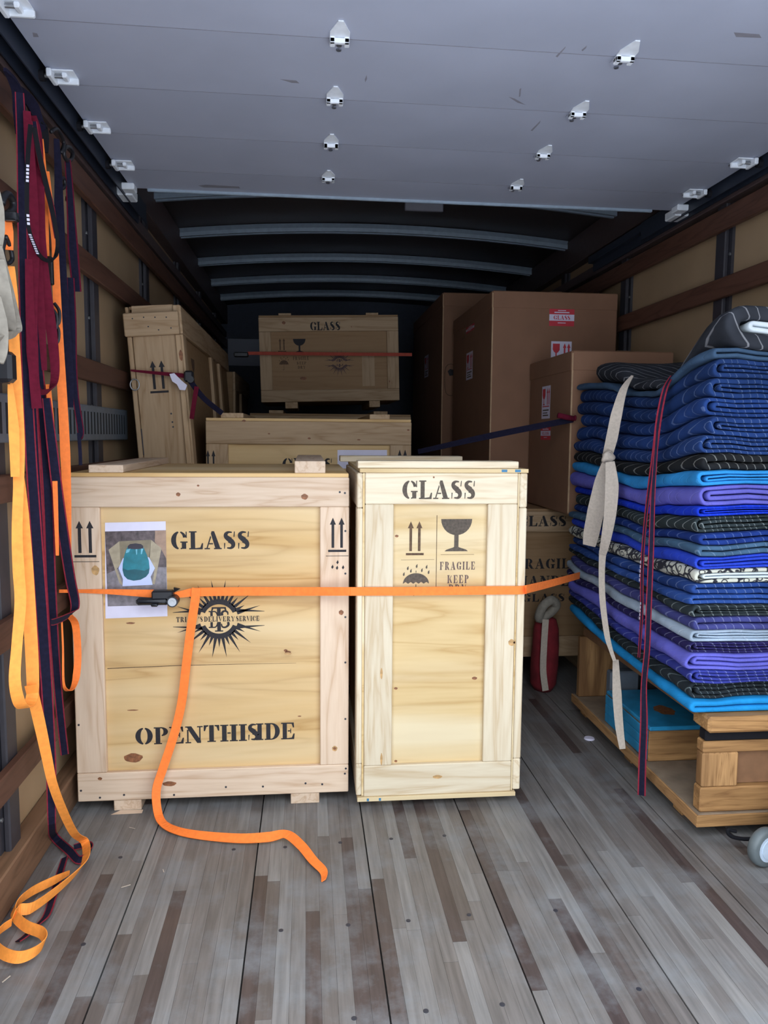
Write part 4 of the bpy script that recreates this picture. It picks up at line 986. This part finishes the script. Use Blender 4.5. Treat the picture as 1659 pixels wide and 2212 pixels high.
# straps round the stack
SX = 1.098
S = lambda px, py, X=SX: at(px, py, X=X)
cs = thing('tie_strap', 'knotted cream cotton strap tied round the blanket stack', 'strap', S(1340, 1615))
SW = (.82, -.52, 0)
ribbon('webbing', [S(1366, 812, 1.15), S(1347, 842, 1.105), S(1332, 895, 1.075), S(1322, 945, 1.07), S(1312, 985, 1.07)], [.008, .026, .038, .040, .034], cream_m, cs, SW, .004)
mk = MB(); 
p = S(1313, 988, 1.062); n_ = 12; v = []; f = []
for a in range(n_+1):
    th_ = math.pi*a/n_
    for b in range(18):
        ph_ = 2*math.pi*b/18; rr = .024*(1+.14*math.sin(3*ph_+2*th_)+.10*math.sin(5*th_+ph_))
        v.append((p.x+rr*.95*math.sin(th_)*math.cos(ph_), p.y+rr*.8*math.sin(th_)*math.sin(ph_), p.z+rr*.9*math.cos(th_)))
for a in range(n_):
    for b in range(18): f.append((a*18+b, (a+1)*18+b, (a+1)*18+(b+1) % 18, a*18+(b+1) % 18))
mk.add(v, f)
mk.build('knot', cream_m, cs, True)
ribbon('loop_tail', [S(1310, 998, 1.06), S(1300, 1040, 1.06), S(1288, 1100, 1.055), S(1278, 1150, 1.055), S(1273, 1178, 1.055)], [.026, .050, .060, .058, .046], cream_m, cs, SW, .008)
ribbon('loop_tail', [S(1318, 998, 1.055), S(1322, 1050, 1.056), S(1318, 1110, 1.06), S(1309, 1165, 1.064), S(1302, 1196, 1.068)], [.030, .046, .042, .034, .026], cream_m, cs, SW, .006)
ribbon('webbing', [S(1302, 1190, 1.07), S(1300, 1240, 1.074), S(1302, 1300, 1.076), S(1311, 1370, 1.08), S(1320, 1405, 1.085), S(1328, 1428, 1.09)], [.026, .022, .022, .020, .014, .012], cream_m, cs, SW, .003)
ribbon('webbing', [S(1330, 1425, 1.11), S(1333, 1500, 1.10), S(1338, 1570, 1.09), S(1345, 1618, 1.085)], [.020, .032, .028, .020], cream_m, cs, SW, .003)
rs = thing('tie_strap', 'navy strap with red edges hanging down the front of the blanket stack', 'strap', S(1385, 1720))
ribbon('webbing', [S(1452, 812, 1.16), S(1437, 840, 1.12), S(1424, 900, 1.10), S(1414, 980, 1.088), S(1402, 1060, 1.08), S(1392, 1150, 1.08), S(1387, 1230, 1.08), S(1386, 1330, 1.08), S(1380, 1420, 1.085)], [.010, .016, .018, .017, .012, .010, .011, .010, .008], [navy_m, red_m], rs, SW, .003, edge=.28)
ribbon('webbing', [S(1420, 930, 1.075), S(1411, 1060, 1.068), S(1407, 1180, 1.066), S(1402, 1300, 1.066), S(1398, 1400, 1.068), S(1391, 1480, 1.075), S(1391, 1560, 1.08), S(1388, 1640, 1.085), S(1386, 1718, 1.088)], [.010, .014, .017, .018, .018, .019, .024, .025, .026], [navy_m, red_m], rs, SW, .003, edge=.17)
m = MB()
for a, b in ((1210, 1258), (1300, 1340)):
    p, q = S(1384, a, 1.0715), S(1381, b, 1.0715); n_ = 5
    for i in range(n_):
        c = p.lerp(q, (i+.1)/n_); d = p.lerp(q, (i+.8)/n_); m.add([(c.x, c.y-.004, c.z), (c.x, c.y+.004, c.z), (d.x, d.y+.004, d.z), (d.x, d.y-.004, d.z)], [(0, 1, 2, 3)])
m.build('printed_marks', white_p, rs)

# dark strap with ratchet reaching from behind the mid crate to the stack
ds = thing('ratchet_strap', 'dark navy strap running from the wide crate to behind the blanket stack', 'strap', (.8, 3.3, 1.2))
p0, p1 = at(903, 976, Y=3.50), at(1238, 906, Y=3.235)
ribbon('webbing', [p0, p0.lerp(p1, .5)+Vector((0, 0, .004)), p1], [.022, .028, .026], navy_m, ds, (0, .2, 1), .003)
m = MB(); a = at(1205, 897, Y=3.228); b = at(1240, 905, Y=3.228); m.cyl(a, b, .012, 10); m.cyl(b+Vector((0, -.004, .004)), b+Vector((.006, -.004, .004)), .012, 10); m.build('ratchet', maroon_m, ds, True)

# red bag behind the cart
rb = thing('rolled_bag', 'dark red rolled cloth bundle with cream strap, standing behind the platform', 'bag', (1.12, 3.47, 0))
v = []; f = []; zs = [0, .03, .12, .22, .30, .345, .36]; rs_ = [.040, .058, .062, .06, .056, .045, .015]
for i, (z, r_) in enumerate(zip(zs, rs_)):
    for k in range(18):
        a = 2*math.pi*k/18; w_ = 1+.08*math.sin(3*a+z*9); v.append((1.118+r_*1.05*w_*math.cos(a), 3.475+r_*w_*math.sin(a), z))
for i in range(len(zs)-1):
    for k in range(18): f.append((i*18+k, i*18+(k+1) % 18, (i+1)*18+(k+1) % 18, (i+1)*18+k))
f += [tuple(range(18))[::-1], tuple((len(zs)-1)*18+k for k in range(18))]
mesh('bundle', v, f, redcloth, rb, True)
ribbon('cream_strap', [(1.095, 3.40, .36), (1.09, 3.397, .25), (1.09, 3.40, .12), (1.105, 3.402, .02)], .03, cream_m, rb, (1, 0, 0), .003)
m = MB(); m.tube([(1.07, 3.42, .36), (1.08, 3.40, .42), (1.12, 3.40, .45), (1.15, 3.42, .42), (1.12, 3.43, .38)], .022, 8, closed=True); m.build('strap_coil', canvas_m, rb, True)

# ================================================================== ORANGE LASHING ACROSS THE CRATES
os_ = thing('ratchet_strap', 'bright orange ratchet strap stretched across both front crates, tail trailing on the floor', 'strap', (-.3, 2.35, 0))
O = lambda px, py, Y=LY-.006: at(px, py, Y=Y)
ribbon('webbing', [at(128, 1277, X=-.742), O(165, 1277), O(230, 1278), O(300, 1281), O(340, 1283)], [.010, .010, .015, .022, .027], orange_m, os_, (0, .15, 1), .0025)
ribbon('webbing', [O(372, 1286), O(395, 1283), O(425, 1279), O(520, 1277.5, LY-.007), O(640, 1277.5, LY-.016), O(745, 1277.5, RY-.008), O(770, 1277.5, RY-.006), O(900, 1277, RY-.005), O(1030, 1275.5, RY-.005), O(1120, 1275, RY-.007)], [.016, .022, .027, .027, .027, .027, .027, .027, .027, .027], orange_m, os_, (0, 0, 1), .0025)
ribbon('webbing', [O(1118, 1275, RY-.0065), O(1134, 1274, RY-.0065), at(1141, 1272, X=.701), at(1190, 1260, X=.86), at(1252, 1243, X=1.09)], .027, orange_m, os_, (0, 0, 1), .0025, sub=8)
tail = [O(424, 1270, LY-.010), O(421, 1300, LY-.012), O(412, 1360, LY-.012), O(402, 1440, LY-.012), O(392, 1520, LY-.013), O(375, 1590, LY-.02), O(352, 1660, LY-.03), O(338, 1705, LY-.045)]
tail += [at(340, 1750, Y=2.35), at(352, 1778, Z=.015), at(385, 1795, Z=.012), at(440, 1805, Z=.014), at(520, 1811, Z=.018), at(580, 1808, Z=.02), at(618, 1802, Z=.022), at(650, 1826, Z=.018), at(676, 1858, Z=.012), at(699, 1882, Z=.010), at(699, 1902, Z=.006)]
wds = [(1, 0, 0)]*5+[(1, .1, 0), (1, .2, 0), (.9, .4, 0), (.7, .7, .1), (.2, 1, .1), (.1, .8, .3), (.05, .8, .5), (0, .8, .5), (0, .8, .5), (0, .9, .3), (.4, .6, .3), (.6, .6, .2), (.6, .3, .3), (.5, .2, .4)]
ribbon('tail', tail, [.027]*8+[.027, .026, .025, .026, .029, .031, .028, .027, .026, .022, .014], orange_m, os_, wds, .0025, sub=6)
rt = MB(); c = O(345, 1287)
rt.box(c.x-.02, c.x+.045, LY-.034, LY-.004, c.z-.014, c.z+.020, b=.004)
h = rt.build('ratchet_body', blackmetal, os_)
rt = MB(); a = O(294, 1299, LY-.030); b = O(370, 1297, LY-.030)
rt.add(*box_vf(a.x, b.x-.008, LY-.04, LY-.016, a.z-.012, a.z+.010, .007)); rt.box(O(302, 1, LY).x, O(318, 1, LY).x, LY-.042, LY-.014, a.z-.016, a.z-.006, b=.003)
rt.build('ratchet_handle', blackmetal, h, True)
rt = MB(); w_ = O(374, 1298, LY-.03); rt.cyl((w_.x, LY-.046, w_.z), (w_.x, LY-.008, w_.z), .017, 20); rt.build('ratchet_wheel', blackmetal, h)
rt = MB(); rt.cyl((w_.x, LY-.048, w_.z), (w_.x, LY-.0462, w_.z), .013, 20); rt.cyl((w_.x, LY-.050, w_.z), (w_.x, LY-.048, w_.z), .005, 10); rt.build('axle_cap', steel, h)
rt = MB(); rt.add(*box_vf(O(345, 1, LY).x, O(362, 1, LY).x, LY-.0425, LY-.0405, c.z-.014, c.z-.009, .0005)); rt.build('pawl', steel, h)
rt = MB(); k = O(380, 1272); rt.add([(c.x+.045, LY-.02, k.z+.006), (k.x+.014, LY-.012, k.z+.001), (c.x+.045, LY-.012, k.z-.01), (c.x+.045, LY-.006, k.z+.006), (k.x+.014, LY-.006, k.z+.001), (c.x+.045, LY-.006, k.z-.01)], [(0, 1, 2), (5, 4, 3), (0, 3, 4, 1), (1, 4, 5, 2), (2, 5, 3, 0)]); rt.build('side_plate', blackmetal, h)

# strap round the tall crate, with ratchet and rag
ts = thing('ratchet_strap', 'dark red strap with black ratchet round the tall leaning crate', 'strap', (-.5, 3.25, 1.3))
T = lambda px, py, Y=3.258: at(px, py, Y=Y)
ribbon('webbing', [T(282, 800), T(330, 805), T(392, 811), T(404, 814)], [.008, .012, .018, .02], maroon_m, ts, (0, 0, 1), .003)
ribbon('webbing', [T(410, 822, 3.25), T(440, 860, 3.3), T(480, 893, 3.36)], .022, navy_m, ts, (.5, 0, 1), .003)
ribbon('tail', [T(425, 835, 3.25), T(420, 865, 3.25), T(414, 905, 3.25)], .018, maroon_m, ts, (1, 0, 0), .003)
m = MB(); p = T(408, 814, 3.245); m.box(p.x-.018, p.x+.020, p.y-.02, p.y+.01, p.z-.022, p.z+.024, b=.007); m.cyl(p+Vector((.01, -.03, -.012)), p+Vector((.01, .0, -.012)), .014, 12); m.build('ratchet', blackmetal, ts)
v = [T(*q, 3.24) for q in ((366, 808), (376, 806), (392, 822), (404, 832), (400, 843), (388, 842), (382, 830), (372, 824))]
m = MB(); m.add([p for p in v]+[p+Vector((0, .006, 0)) for p in v], [tuple(range(8)), tuple(range(15, 7, -1))]+[(i, 8+i, 8+(i+1) % 8, (i+1) % 8) for i in range(8)])
tag(m.build('paper_rag', white_p), 'crumpled white paper stuck under the strap of the leaning crate', 'paper')
m = MB(); p = T(291, 831, 3.262); m.tube([p+Vector((.018*math.cos(a), 0, .022*math.sin(a))) for a in [i*math.pi/4 for i in range(8)]], .003, 6, closed=True); m.build('ring', steel, ts, True)
# far strap
fs = thing('ratchet_strap', 'dull red strap pulled across the raised far crate', 'strap', (.2, 4.93, 1.72))
p0, p1 = at(535, 763, Y=4.93), at(890, 766, Y=4.93); ribbon('webbing', [p0, p0.lerp(p1, .5), p1], .02, plain('webbing_dull_red', (.40, .06, .035), .8), fs, (0, 0, 1), .003)
m = MB(); p = at(521, 766, Y=4.93); m.box(p.x-.045, p.x+.045, p.y-.02, p.y+.02, p.z-.016, p.z+.014, b=.006); m.build('ratchet', blackmetal, fs)

# ================================================================== STRAPS HUNG ON THE LEFT WALL
WD = (1, .35, 0)
def W_(X): return lambda *q: at(q[0], q[1], X=X)
Ha = W_(-.645)
am = thing('hanging_strap', 'long amber orange strap looped from a black hook, ending in a coil on the floor', 'strap', at(60, 2050, Z=0))
ribbon('webbing', [Ha(13, 465), Ha(18, 500), Ha(20, 540)], [.018, .020, .016], orange_m, am, WD)
ribbon('webbing', [Ha(22, 575), Ha(27, 640), Ha(30, 720), Ha(36, 850), Ha(40, 960), Ha(40, 1050), Ha(37, 1150), Ha(40, 1230), Ha(44, 1300), Ha(36, 1400), Ha(32, 1470), Ha(42, 1518), Ha(58, 1528), Ha(70, 1500), Ha(70, 1440), Ha(64, 1330), Ha(58, 1220), Ha(50, 1110), Ha(47, 1030)], [.018, .022, .022, .024, .026, .022, .022, .024, .024, .022, .024, .026, .026, .026, .028, .028, .026, .024, .010], amber_m, am, WD, sub=5)
ribbon('webbing', [Ha(22, 830), Ha(30, 930), Ha(33, 1030)], [.010, .022, .018], amber_m, am, WD)
fl_ = [Ha(66, 1480), Ha(85, 1560), Ha(100, 1630), Ha(113, 1690), Ha(133, 1745), Ha(160, 1800), at(183, 1818, Z=.03), at(186, 1850, Z=.03), at(170, 1880, Z=.03), at(120, 1925, Z=.03), at(70, 1960, Z=.03), at(42, 1965, Z=.035), at(30, 1975, Z=.04)]
ribbon('floor_tail', fl_, [.026, .026, .024, .022, .022, .022, .024, .026, .026, .026, .026, .026, .024], amber_m, am, [(1, .35, 0)]*5+[(.9, .3, 0), (.8, 0, .5), (.7, .4, .6), (.5, .6, .6), (.4, .6, .6), (.4, .5, .7), (.3, .6, .6), (.3, .6, .6)], sub=6)
ribbon('floor_tail', [at(150, 1885, Z=.02), at(120, 1900, Z=.026), at(70, 1925, Z=.03), at(36, 1952, Z=.034), at(30, 1975, Z=.034), at(55, 2000, Z=.03), at(90, 2015, Z=.03), at(96, 2035, Z=.03), at(75, 2056, Z=.03), at(40, 2068, Z=.03), at(5, 2058, Z=.03), at(-15, 2035, Z=.03), at(0, 2010, Z=.03), at(25, 1992, Z=.03)],
       [.012, .022, .024, .025, .025, .026, .026, .026, .026, .026, .026, .026, .024, .02], amber_m, am, [(.3, .5, .6)]*4+[(.3, .2, .8)]*10, sub=6)
m = MB(); m.tube([Ha(4, 440), Ha(8, 425), Ha(18, 420), Ha(28, 435), Ha(27, 452), Ha(16, 462)], .008, 8); m.box(*sum(([min(a, b), max(a, b)] for a, b in zip(Ha(8, 478)-Vector((.0, .01, 0)), Ha(8, 478)+Vector((.03, .01, .02)))), []), b=.003); m.build('hook', blackmetal, am, True)
m = MB(); m.tube([Ha(10, 520), Ha(6, 545), Ha(14, 570), Ha(26, 560), Ha(22, 535), Ha(12, 510)], .005, 6); m.build('buckle', blackmetal, am, True)
m = MB(); p = Ha(10, 790); m.box(p.x-.035, p.x+.02, p.y-.02, p.y+.02, p.z-.036, p.z+.03, b=.008); m.cyl((p.x-.02, p.y-.03, p.z-.02), (p.x-.02, p.y+.02, p.z-.02), .018, 14); m.build('ratchet', blackmetal, am)

cv = thing('canvas_sling', 'grey-white canvas sling bunched at the left edge of the wall', 'sling', at(5, 780, X=-.63))
Hc = W_(-.625)
ribbon('fold', [Hc(-12, 395), Hc(-4, 450), Hc(0, 500), Hc(-2, 540)], [.012, .022, .018, .01], canvas_m, cv, WD, .006)
ribbon('fold', [Hc(-4, 530), Hc(6, 580), Hc(18, 630), Hc(30, 680), Hc(38, 712), Hc(30, 722), Hc(8, 728), Hc(-10, 738)], [.014, .020, .022, .022, .018, .016, .018, .024], canvas_m, cv, [(1, .3, .2)]*4+[(.5, .3, .8)]*4, .006)
ribbon('fold', [Hc(-14, 560), Hc(-4, 620), Hc(8, 670), Hc(20, 700), Hc(26, 712)], [.04, .046, .042, .03, .014], canvas_m, cv, WD, .008)
ribbon('fold', [Hc(-16, 640), Hc(-6, 690), Hc(0, 720), Hc(6, 760), Hc(4, 785)], [.03, .036, .032, .018, .006], canvas_m, cv, WD, .006)

Hn = W_(-.675)
n1 = thing('hanging_strap', 'navy strap with red edges hanging from the top slat and trailing onto the floor', 'strap', at(110, 1800, Z=0))
ribbon('webbing', [Hn(42, 200), Hn(46, 300), Hn(48, 450), Hn(52, 650), Hn(60, 850), Hn(68, 1000), Hn(78, 1150), Hn(90, 1320), Hn(102, 1500), Hn(110, 1650), Hn(112, 1780), at(118, 1808, Z=.02), at(150, 1838, Z=.016), at(172, 1858, Z=.014), at(196, 1838, Z=.014), at(190, 1824, Z=.016), at(160, 1830, Z=.02)], [.020, .022, .022, .022, .024, .026, .028, .030, .028, .026, .020, .024, .024, .022, .022, .02, .016], [navy_m, red_m], n1, [(1, .35, 0)]*11+[(.6, .6, .5), (.4, .7, .5), (.3, .6, .7), (.3, .5, .8), (.3, .6, .7), (.3, .7, .6)], edge=.12)
ribbon('floor_tail', [at(140, 1852, Z=.006), at(128, 1890, Z=.006), at(115, 1935, Z=.006), at(100, 1978, Z=.006), at(78, 2000, Z=.007), at(55, 2022, Z=.012), at(38, 2034, Z=.01)], [.020, .022, .022, .022, .022, .03, .03], [navy_m, red_m], n1, (.8, .3, .3), edge=.14)
n2 = thing('hanging_strap', 'navy strap with red edges, middle strand ending above the kick board', 'strap', at(135, 1630, X=-.69))
H2 = W_(-.69)
ribbon('webbing', [H2(70, 250), H2(64, 420), H2(70, 620), H2(84, 800), H2(95, 930), H2(104, 1080), H2(110, 1250), H2(120, 1420), H2(130, 1540), H2(140, 1630)], [.020, .022, .022, .024, .026, .026, .026, .022, .022, .022], [navy_m, red_m], n2, WD, edge=.14)
ribbon('webbing', [H2(72, 880), H2(80, 1050), H2(88, 1200), H2(84, 1350), H2(94, 1500), H2(112, 1640)], [.018, .022, .022, .02, .02, .016], [navy_m, red_m], n2, WD, edge=.16)
ribbon('webbing', [at(74, 262, X=-.648), at(84, 330, X=-.648), at(98, 395, X=-.648), at(112, 450, X=-.648), at(122, 515, X=-.648)], [.012, .014, .014, .014, .010], [navy_m, red_m], n2, WD, edge=.16)
n3 = thing('hanging_strap', 'navy strap folded into a hanging loop beside the left crate', 'strap', at(140, 1345, X=-.665))
H3 = W_(-.665)
ribbon('webbing', [H3(100, 860), H3(112, 960), H3(124, 1060), H3(138, 1160), H3(152, 1250), H3(162, 1300), H3(158, 1322), H3(140, 1334), H3(118, 1343), H3(110, 1344)], [.020, .026, .028, .028, .028, .026, .022, .018, .018, .016], [navy_m, red_m], n3, [(1, .35, 0)]*6+[(.7, .35, .5), (.2, .3, 1), (0, .3, 1), (0, .3, 1)], edge=.12)

Hm = W_(-.655)
ma = thing('hanging_strap', 'maroon strap doubled into a long loop among the hanging straps', 'strap', at(90, 880, X=-.655))
ribbon('webbing', [Hm(58, 240), Hm(64, 330), Hm(70, 450), Hm(72, 560), Hm(68, 660), Hm(70, 760), Hm(78, 835), Hm(94, 847), Hm(112, 838), Hm(119, 800), Hm(112, 720), Hm(98, 620), Hm(88, 520), Hm(86, 420), Hm(82, 300), Hm(72, 250)], [.016, .022, .026, .026, .026, .026, .018, .014, .016, .022, .026, .026, .024, .022, .020, .014], maroon_m, ma, [(1, .35, 0)]*6+[(.8, .3, .4), (.3, .3, .8), (.6, .3, .6)]+[(1, .35, 0)]*7, .003)
ribbon('webbing', [Hm(62, 560), Hm(66, 700), Hm(74, 820), Hm(80, 882)], [.016, .020, .022, .024], maroon_m, ma, WD, .003)
ribbon('webbing', [Hm(84, 560), Hm(90, 700), Hm(96, 800)], [.014, .018, .012], maroon_m, ma, WD, .003)

Ho = W_(-.668)
orr = thing('hanging_strap', 'bright orange strap hanging straight down with a low loop beside the left crate', 'strap', at(155, 1490, X=-.66))
ribbon('webbing', [Ho(90, 300), Ho(95, 370), Ho(98, 450), Ho(100, 540), Ho(104, 620)], [.008, .012, .014, .014, .012], orange_m, orr, WD)
ribbon('webbing', [Ho(102, 370), Ho(108, 440), Ho(118, 520), Ho(122, 620), Ho(128, 740), Ho(135, 860), Ho(141, 980), Ho(145, 1090), Ho(148, 1200)], [.010, .016, .016, .020, .022, .024, .026, .022, .014], orange_m, orr, WD)
ribbon('webbing', [Ho(104, 830), Ho(110, 900), Ho(116, 980), Ho(120, 1080), Ho(124, 1200)], [.012, .014, .014, .012, .008], orange_m, orr, WD)
ribbon('loop', [Ho(150, 1330), Ho(163, 1350), Ho(168, 1410), Ho(165, 1460), Ho(156, 1488), Ho(143, 1490), Ho(137, 1470), Ho(136, 1400), Ho(133, 1330)], [.018, .020, .020, .020, .012, .010, .006, .005, .004], orange_m, orr, WD)
m = MB()
for k, (px, py) in enumerate(((112, 690), (116, 720), (118, 680))): 
    p = Ho(px, py); m.tube([p+Vector((0, 0, .03)), p+Vector((.012, 0, .01)), p+Vector((.01, .0, -.02)), p+Vector((-.006, 0, -.035))], .005, 6)
p = Ho(103, 585); m.box(p.x-.014, p.x+.014, p.y-.008, p.y+.008, p.z-.036, p.z+.036, b=.003)
m.build('buckle', blackmetal, orr)

bc = thing('rubber_strap', 'thin black rubber cord looping over the maroon strap, white lettering on it', 'cord', at(100, 562, X=-.64))
Hb = W_(-.64)
ribbon('cord', [Hb(66, 270), Hb(60, 340), Hb(58, 420), Hb(60, 480), Hb(70, 520), Hb(86, 552), Hb(104, 563), Hb(120, 554), Hb(124, 520), Hb(116, 470), Hb(100, 400), Hb(84, 330), Hb(74, 275)], [.010, .010, .010, .009, .009, .009, .009, .009, .009, .011, .012, .012, .011], rubber_m, bc, [(1, .35, 0)]*4+[(.9, .3, .4), (.5, .3, .8), (0, .3, 1), (.7, .3, .6)]+[(1, .35, 0)]*5, .004)
m = MB()
for (a, b, n_) in (((60, 355), (59, 395), 5), ((60, 462), (62, 488), 3), ((64, 505), (82, 550), 9)):
    p, q = W_(-.637)(*a), W_(-.637)(*b)
    for i in range(n_):
        c = p.lerp(q, (i+.1)/n_); d = p.lerp(q, (i+.75)/n_); s = Vector((.0028, .001, 0)); m.add([c-s, c+s, d+s, d-s], [(0, 1, 2, 3)])
m.build('lettering', white_p, bc)

Hd = W_(-.685)
dk = thing('hanging_strap', 'bundle of dark plum straps with a small pale tag, rightmost of the hanging straps', 'strap', at(170, 940, X=-.685))
ribbon('webbing', [Hd(122, 300), Hd(126, 380), Hd(128, 470), Hd(132, 580), Hd(140, 700), Hd(150, 800), Hd(152, 880)], [.014, .020, .026, .028, .028, .022, .016], navy_m, dk, WD, .004)
ribbon('webbing', [Hd(146, 345), Hd(150, 400), Hd(154, 470), Hd(158, 540), Hd(166, 630)], [.016, .020, .024, .030, .026], [navy_m, maroon_m], dk, WD, .004, edge=.15)
ribbon('webbing', [Hd(152, 600), Hd(156, 700), Hd(158, 790), Hd(164, 860), Hd(174, 930), Hd(172, 948)], [.022, .024, .022, .018, .020, .012], [navy_m, maroon_m], dk, WD, .005, edge=.15)
ribbon('webbing', [Hd(170, 935), Hd(173, 975), Hd(174, 1005)], .010, navy_m, dk, WD, .003)
m = MB(); m.tube([Hd(138, 330), Hd(142, 318), Hd(152, 320), Hd(157, 332), Hd(153, 345), Hd(143, 345)], .006, 8, closed=True); m.tube([Hd(110, 285), Hd(122, 278), Hd(132, 292), Hd(138, 310), Hd(132, 330)], .005, 8)
m.tube([Hd(130, 400), Hd(132, 388), Hd(138, 385), Hd(140, 400), Hd(134, 408)], .005, 6, closed=True); m.build('snap_hook', blackmetal, dk, True)
p, q = Hd(146, 438), Hd(166, 448); m = MB(); m.box(p.x, q.x, p.y-.02, p.y-.012, q.z, p.z, b=.001); m.build('tag', plain('tag_pale', (.45, .40, .33), .7), dk)
hk = thing('hook_strap', 'dark strap loops hooked over the top wooden slat on the left', 'strap', at(40, 230, X=-.7))
Hh = W_(-.70)
ribbon('webbing', [Hh(10, 150), Hh(25, 170), Hh(38, 200), Hh(42, 240), Hh(44, 290)], [.006, .018, .026, .03, .022], navy_m, hk, WD, .008)
ribbon('webbing', [Hh(36, 190), Hh(58, 210), Hh(72, 232), Hh(82, 258), Hh(92, 280)], [.018, .026, .028, .024, .016], navy_m, hk, (.6, .2, .7), .01)
ribbon('webbing', [Hh(84, 262), Hh(94, 275), Hh(98, 300), Hh(100, 330)], [.016, .020, .018, .010], rubber_m, hk, WD, .008)

# ================================================================== DOLLY AT THE RIGHT EDGE
dl = thing('furniture_dolly', 'dolly at the right edge, its grey caster wheel with pale blue hub showing', 'dolly', (1.45, 1.7, 0))
box('deck', 1.335, 1.60, 1.35, 2.03, .125, .148, cart_y, dl, .003)
def caster(cx, cy, first=True):
    ax = Vector((.28, -.96, 0)); c = Vector((cx, cy, .056)); n_ = 28; a_ = ax.orthogonal().normalized(); b_ = ax.cross(a_)
    prof = [(-.016, .026), (-.016, .048), (-.011, .054), (.0, .056), (.011, .054), (.016, .048), (.016, .026)]
    v = []; f = []
    for h_, r_ in prof:
        for k in range(n_):
            t = 2*math.pi*k/n_; v.append(c+ax*h_+(a_*math.cos(t)+b_*math.sin(t))*r_)
    for i in range(len(prof)-1):
        for k in range(n_): f.append((i*n_+k, i*n_+(k+1) % n_, (i+1)*n_+(k+1) % n_, (i+1)*n_+k))
    w = mesh('caster_wheel', v, f, tyre_m, dl, True)
    m = MB(); m.cyl(c-ax*.014, c+ax*.0165, .037, 24); m.cyl(c+ax*.0165, c+ax*.0185, .028, 24); m.build('hub', hub_m, w)
    m = MB(); m.cyl(c+ax*.0185, c+ax*.026, .007, 10); m.build('axle_nut', steel, w)
    m = MB(); e = c+Vector((.045, .012, 0)); m.box(e.x-.012, e.x+.04, e.y-.02, e.y+.02, .106, .1245, b=.002)
    m.add(*box_vf(e.x-.012, e.x+.004, e.y-.026, e.y-.02, .055, .124)); m.build('fork', steel, w)
caster(1.279, 1.945); caster(1.54, 1.95); caster(1.30, 1.40); caster(1.54, 1.40)
m = MB(); k = lambda px, py: at(px, py, Y=2.02); m.tube([k(1572, 1790), k(1573, 1800), k(1584, 1808), k(1604, 1812), k(1625, 1812), k(1650, 1810)], .006, 8); m.tube([k(1572, 1790), k(1580, 1794), k(1590, 1796)], .005, 8)
tag(m.build('bungee_hook', rubber_m, None, True), 'black bent hook poking out beside the caster wheel', 'hook')

# ================================================================== SMALL THINGS ON THE FLOOR
p = at(1273, 1594, Z=.004); m = MB(); m.cyl((p.x, p.y, .0002), (p.x, p.y, .005), .021, 24, r2=.019); m.cyl((p.x, p.y, .005), (p.x, p.y, .0056), .014, 20)
tag(m.build('plastic_disc', white_p), 'small round white disc on the floor beside the platform', 'disc')
for i, (a, b, w_) in enumerate((((262, 1917), (282, 1911), .0022), ((5, 2122), (22, 2108), .0025), ((279, 1787), (292, 1790), .0012), ((352, 1878), (354, 1884), .002))):
    u, v_ = at(*a, Z=.002), at(*b, Z=.002); lab = ['pale wood splinter lying left of the orange tail', 'pale wood splinter in the bottom left corner of the floor', 'thin pale straw on the floor under the left crate skid', 'tiny pale chip on the floor below the left crate'][i]
    tag(ribbon('wood_splinter', [u, v_], w_, cream_m, None, (0, 1, 0), .0012), lab, 'splinter')
a_ = at(272, 1756, Z=.003)
m = MB(); m.add([(a_.x-.045, LY-.022, .0008), (a_.x+.050, LY-.020, .0008), (a_.x+.050, LY+.0, .002), (a_.x-.02, LY+.0, .003)]+[(a_.x-.045, LY-.022, .0016), (a_.x+.050, LY-.020, .0016), (a_.x+.050, LY+.0, .003), (a_.x-.02, LY+.0, .004)], [(3, 2, 1, 0), (4, 5, 6, 7), (0, 1, 5, 4), (1, 2, 6, 5), (2, 3, 7, 6), (3, 0, 4, 7)])
tag(m.build('wood_shim', pine['x']), 'thin pale wood shim under the left foot of the left crate', 'shim')

# ------------------------------------------------------------------ repeats of a kind
for o in scene.objects:
    if o.parent is None and 'label' in o and 'group' not in o:
        kind = o.name.split('.')[0]
        grp = {'shipping_crate': 'wooden shipping crates in the truck', 'carton': 'brown cartons stacked on the right', 'hanging_strap': 'straps hung on the left wall',
               'ratchet_strap': 'ratchet straps lashing the load', 'tie_strap': 'straps tied round the blanket stack', 'wood_splinter': 'splinters on the floor'}.get(kind)
        if grp: o['group'] = grp
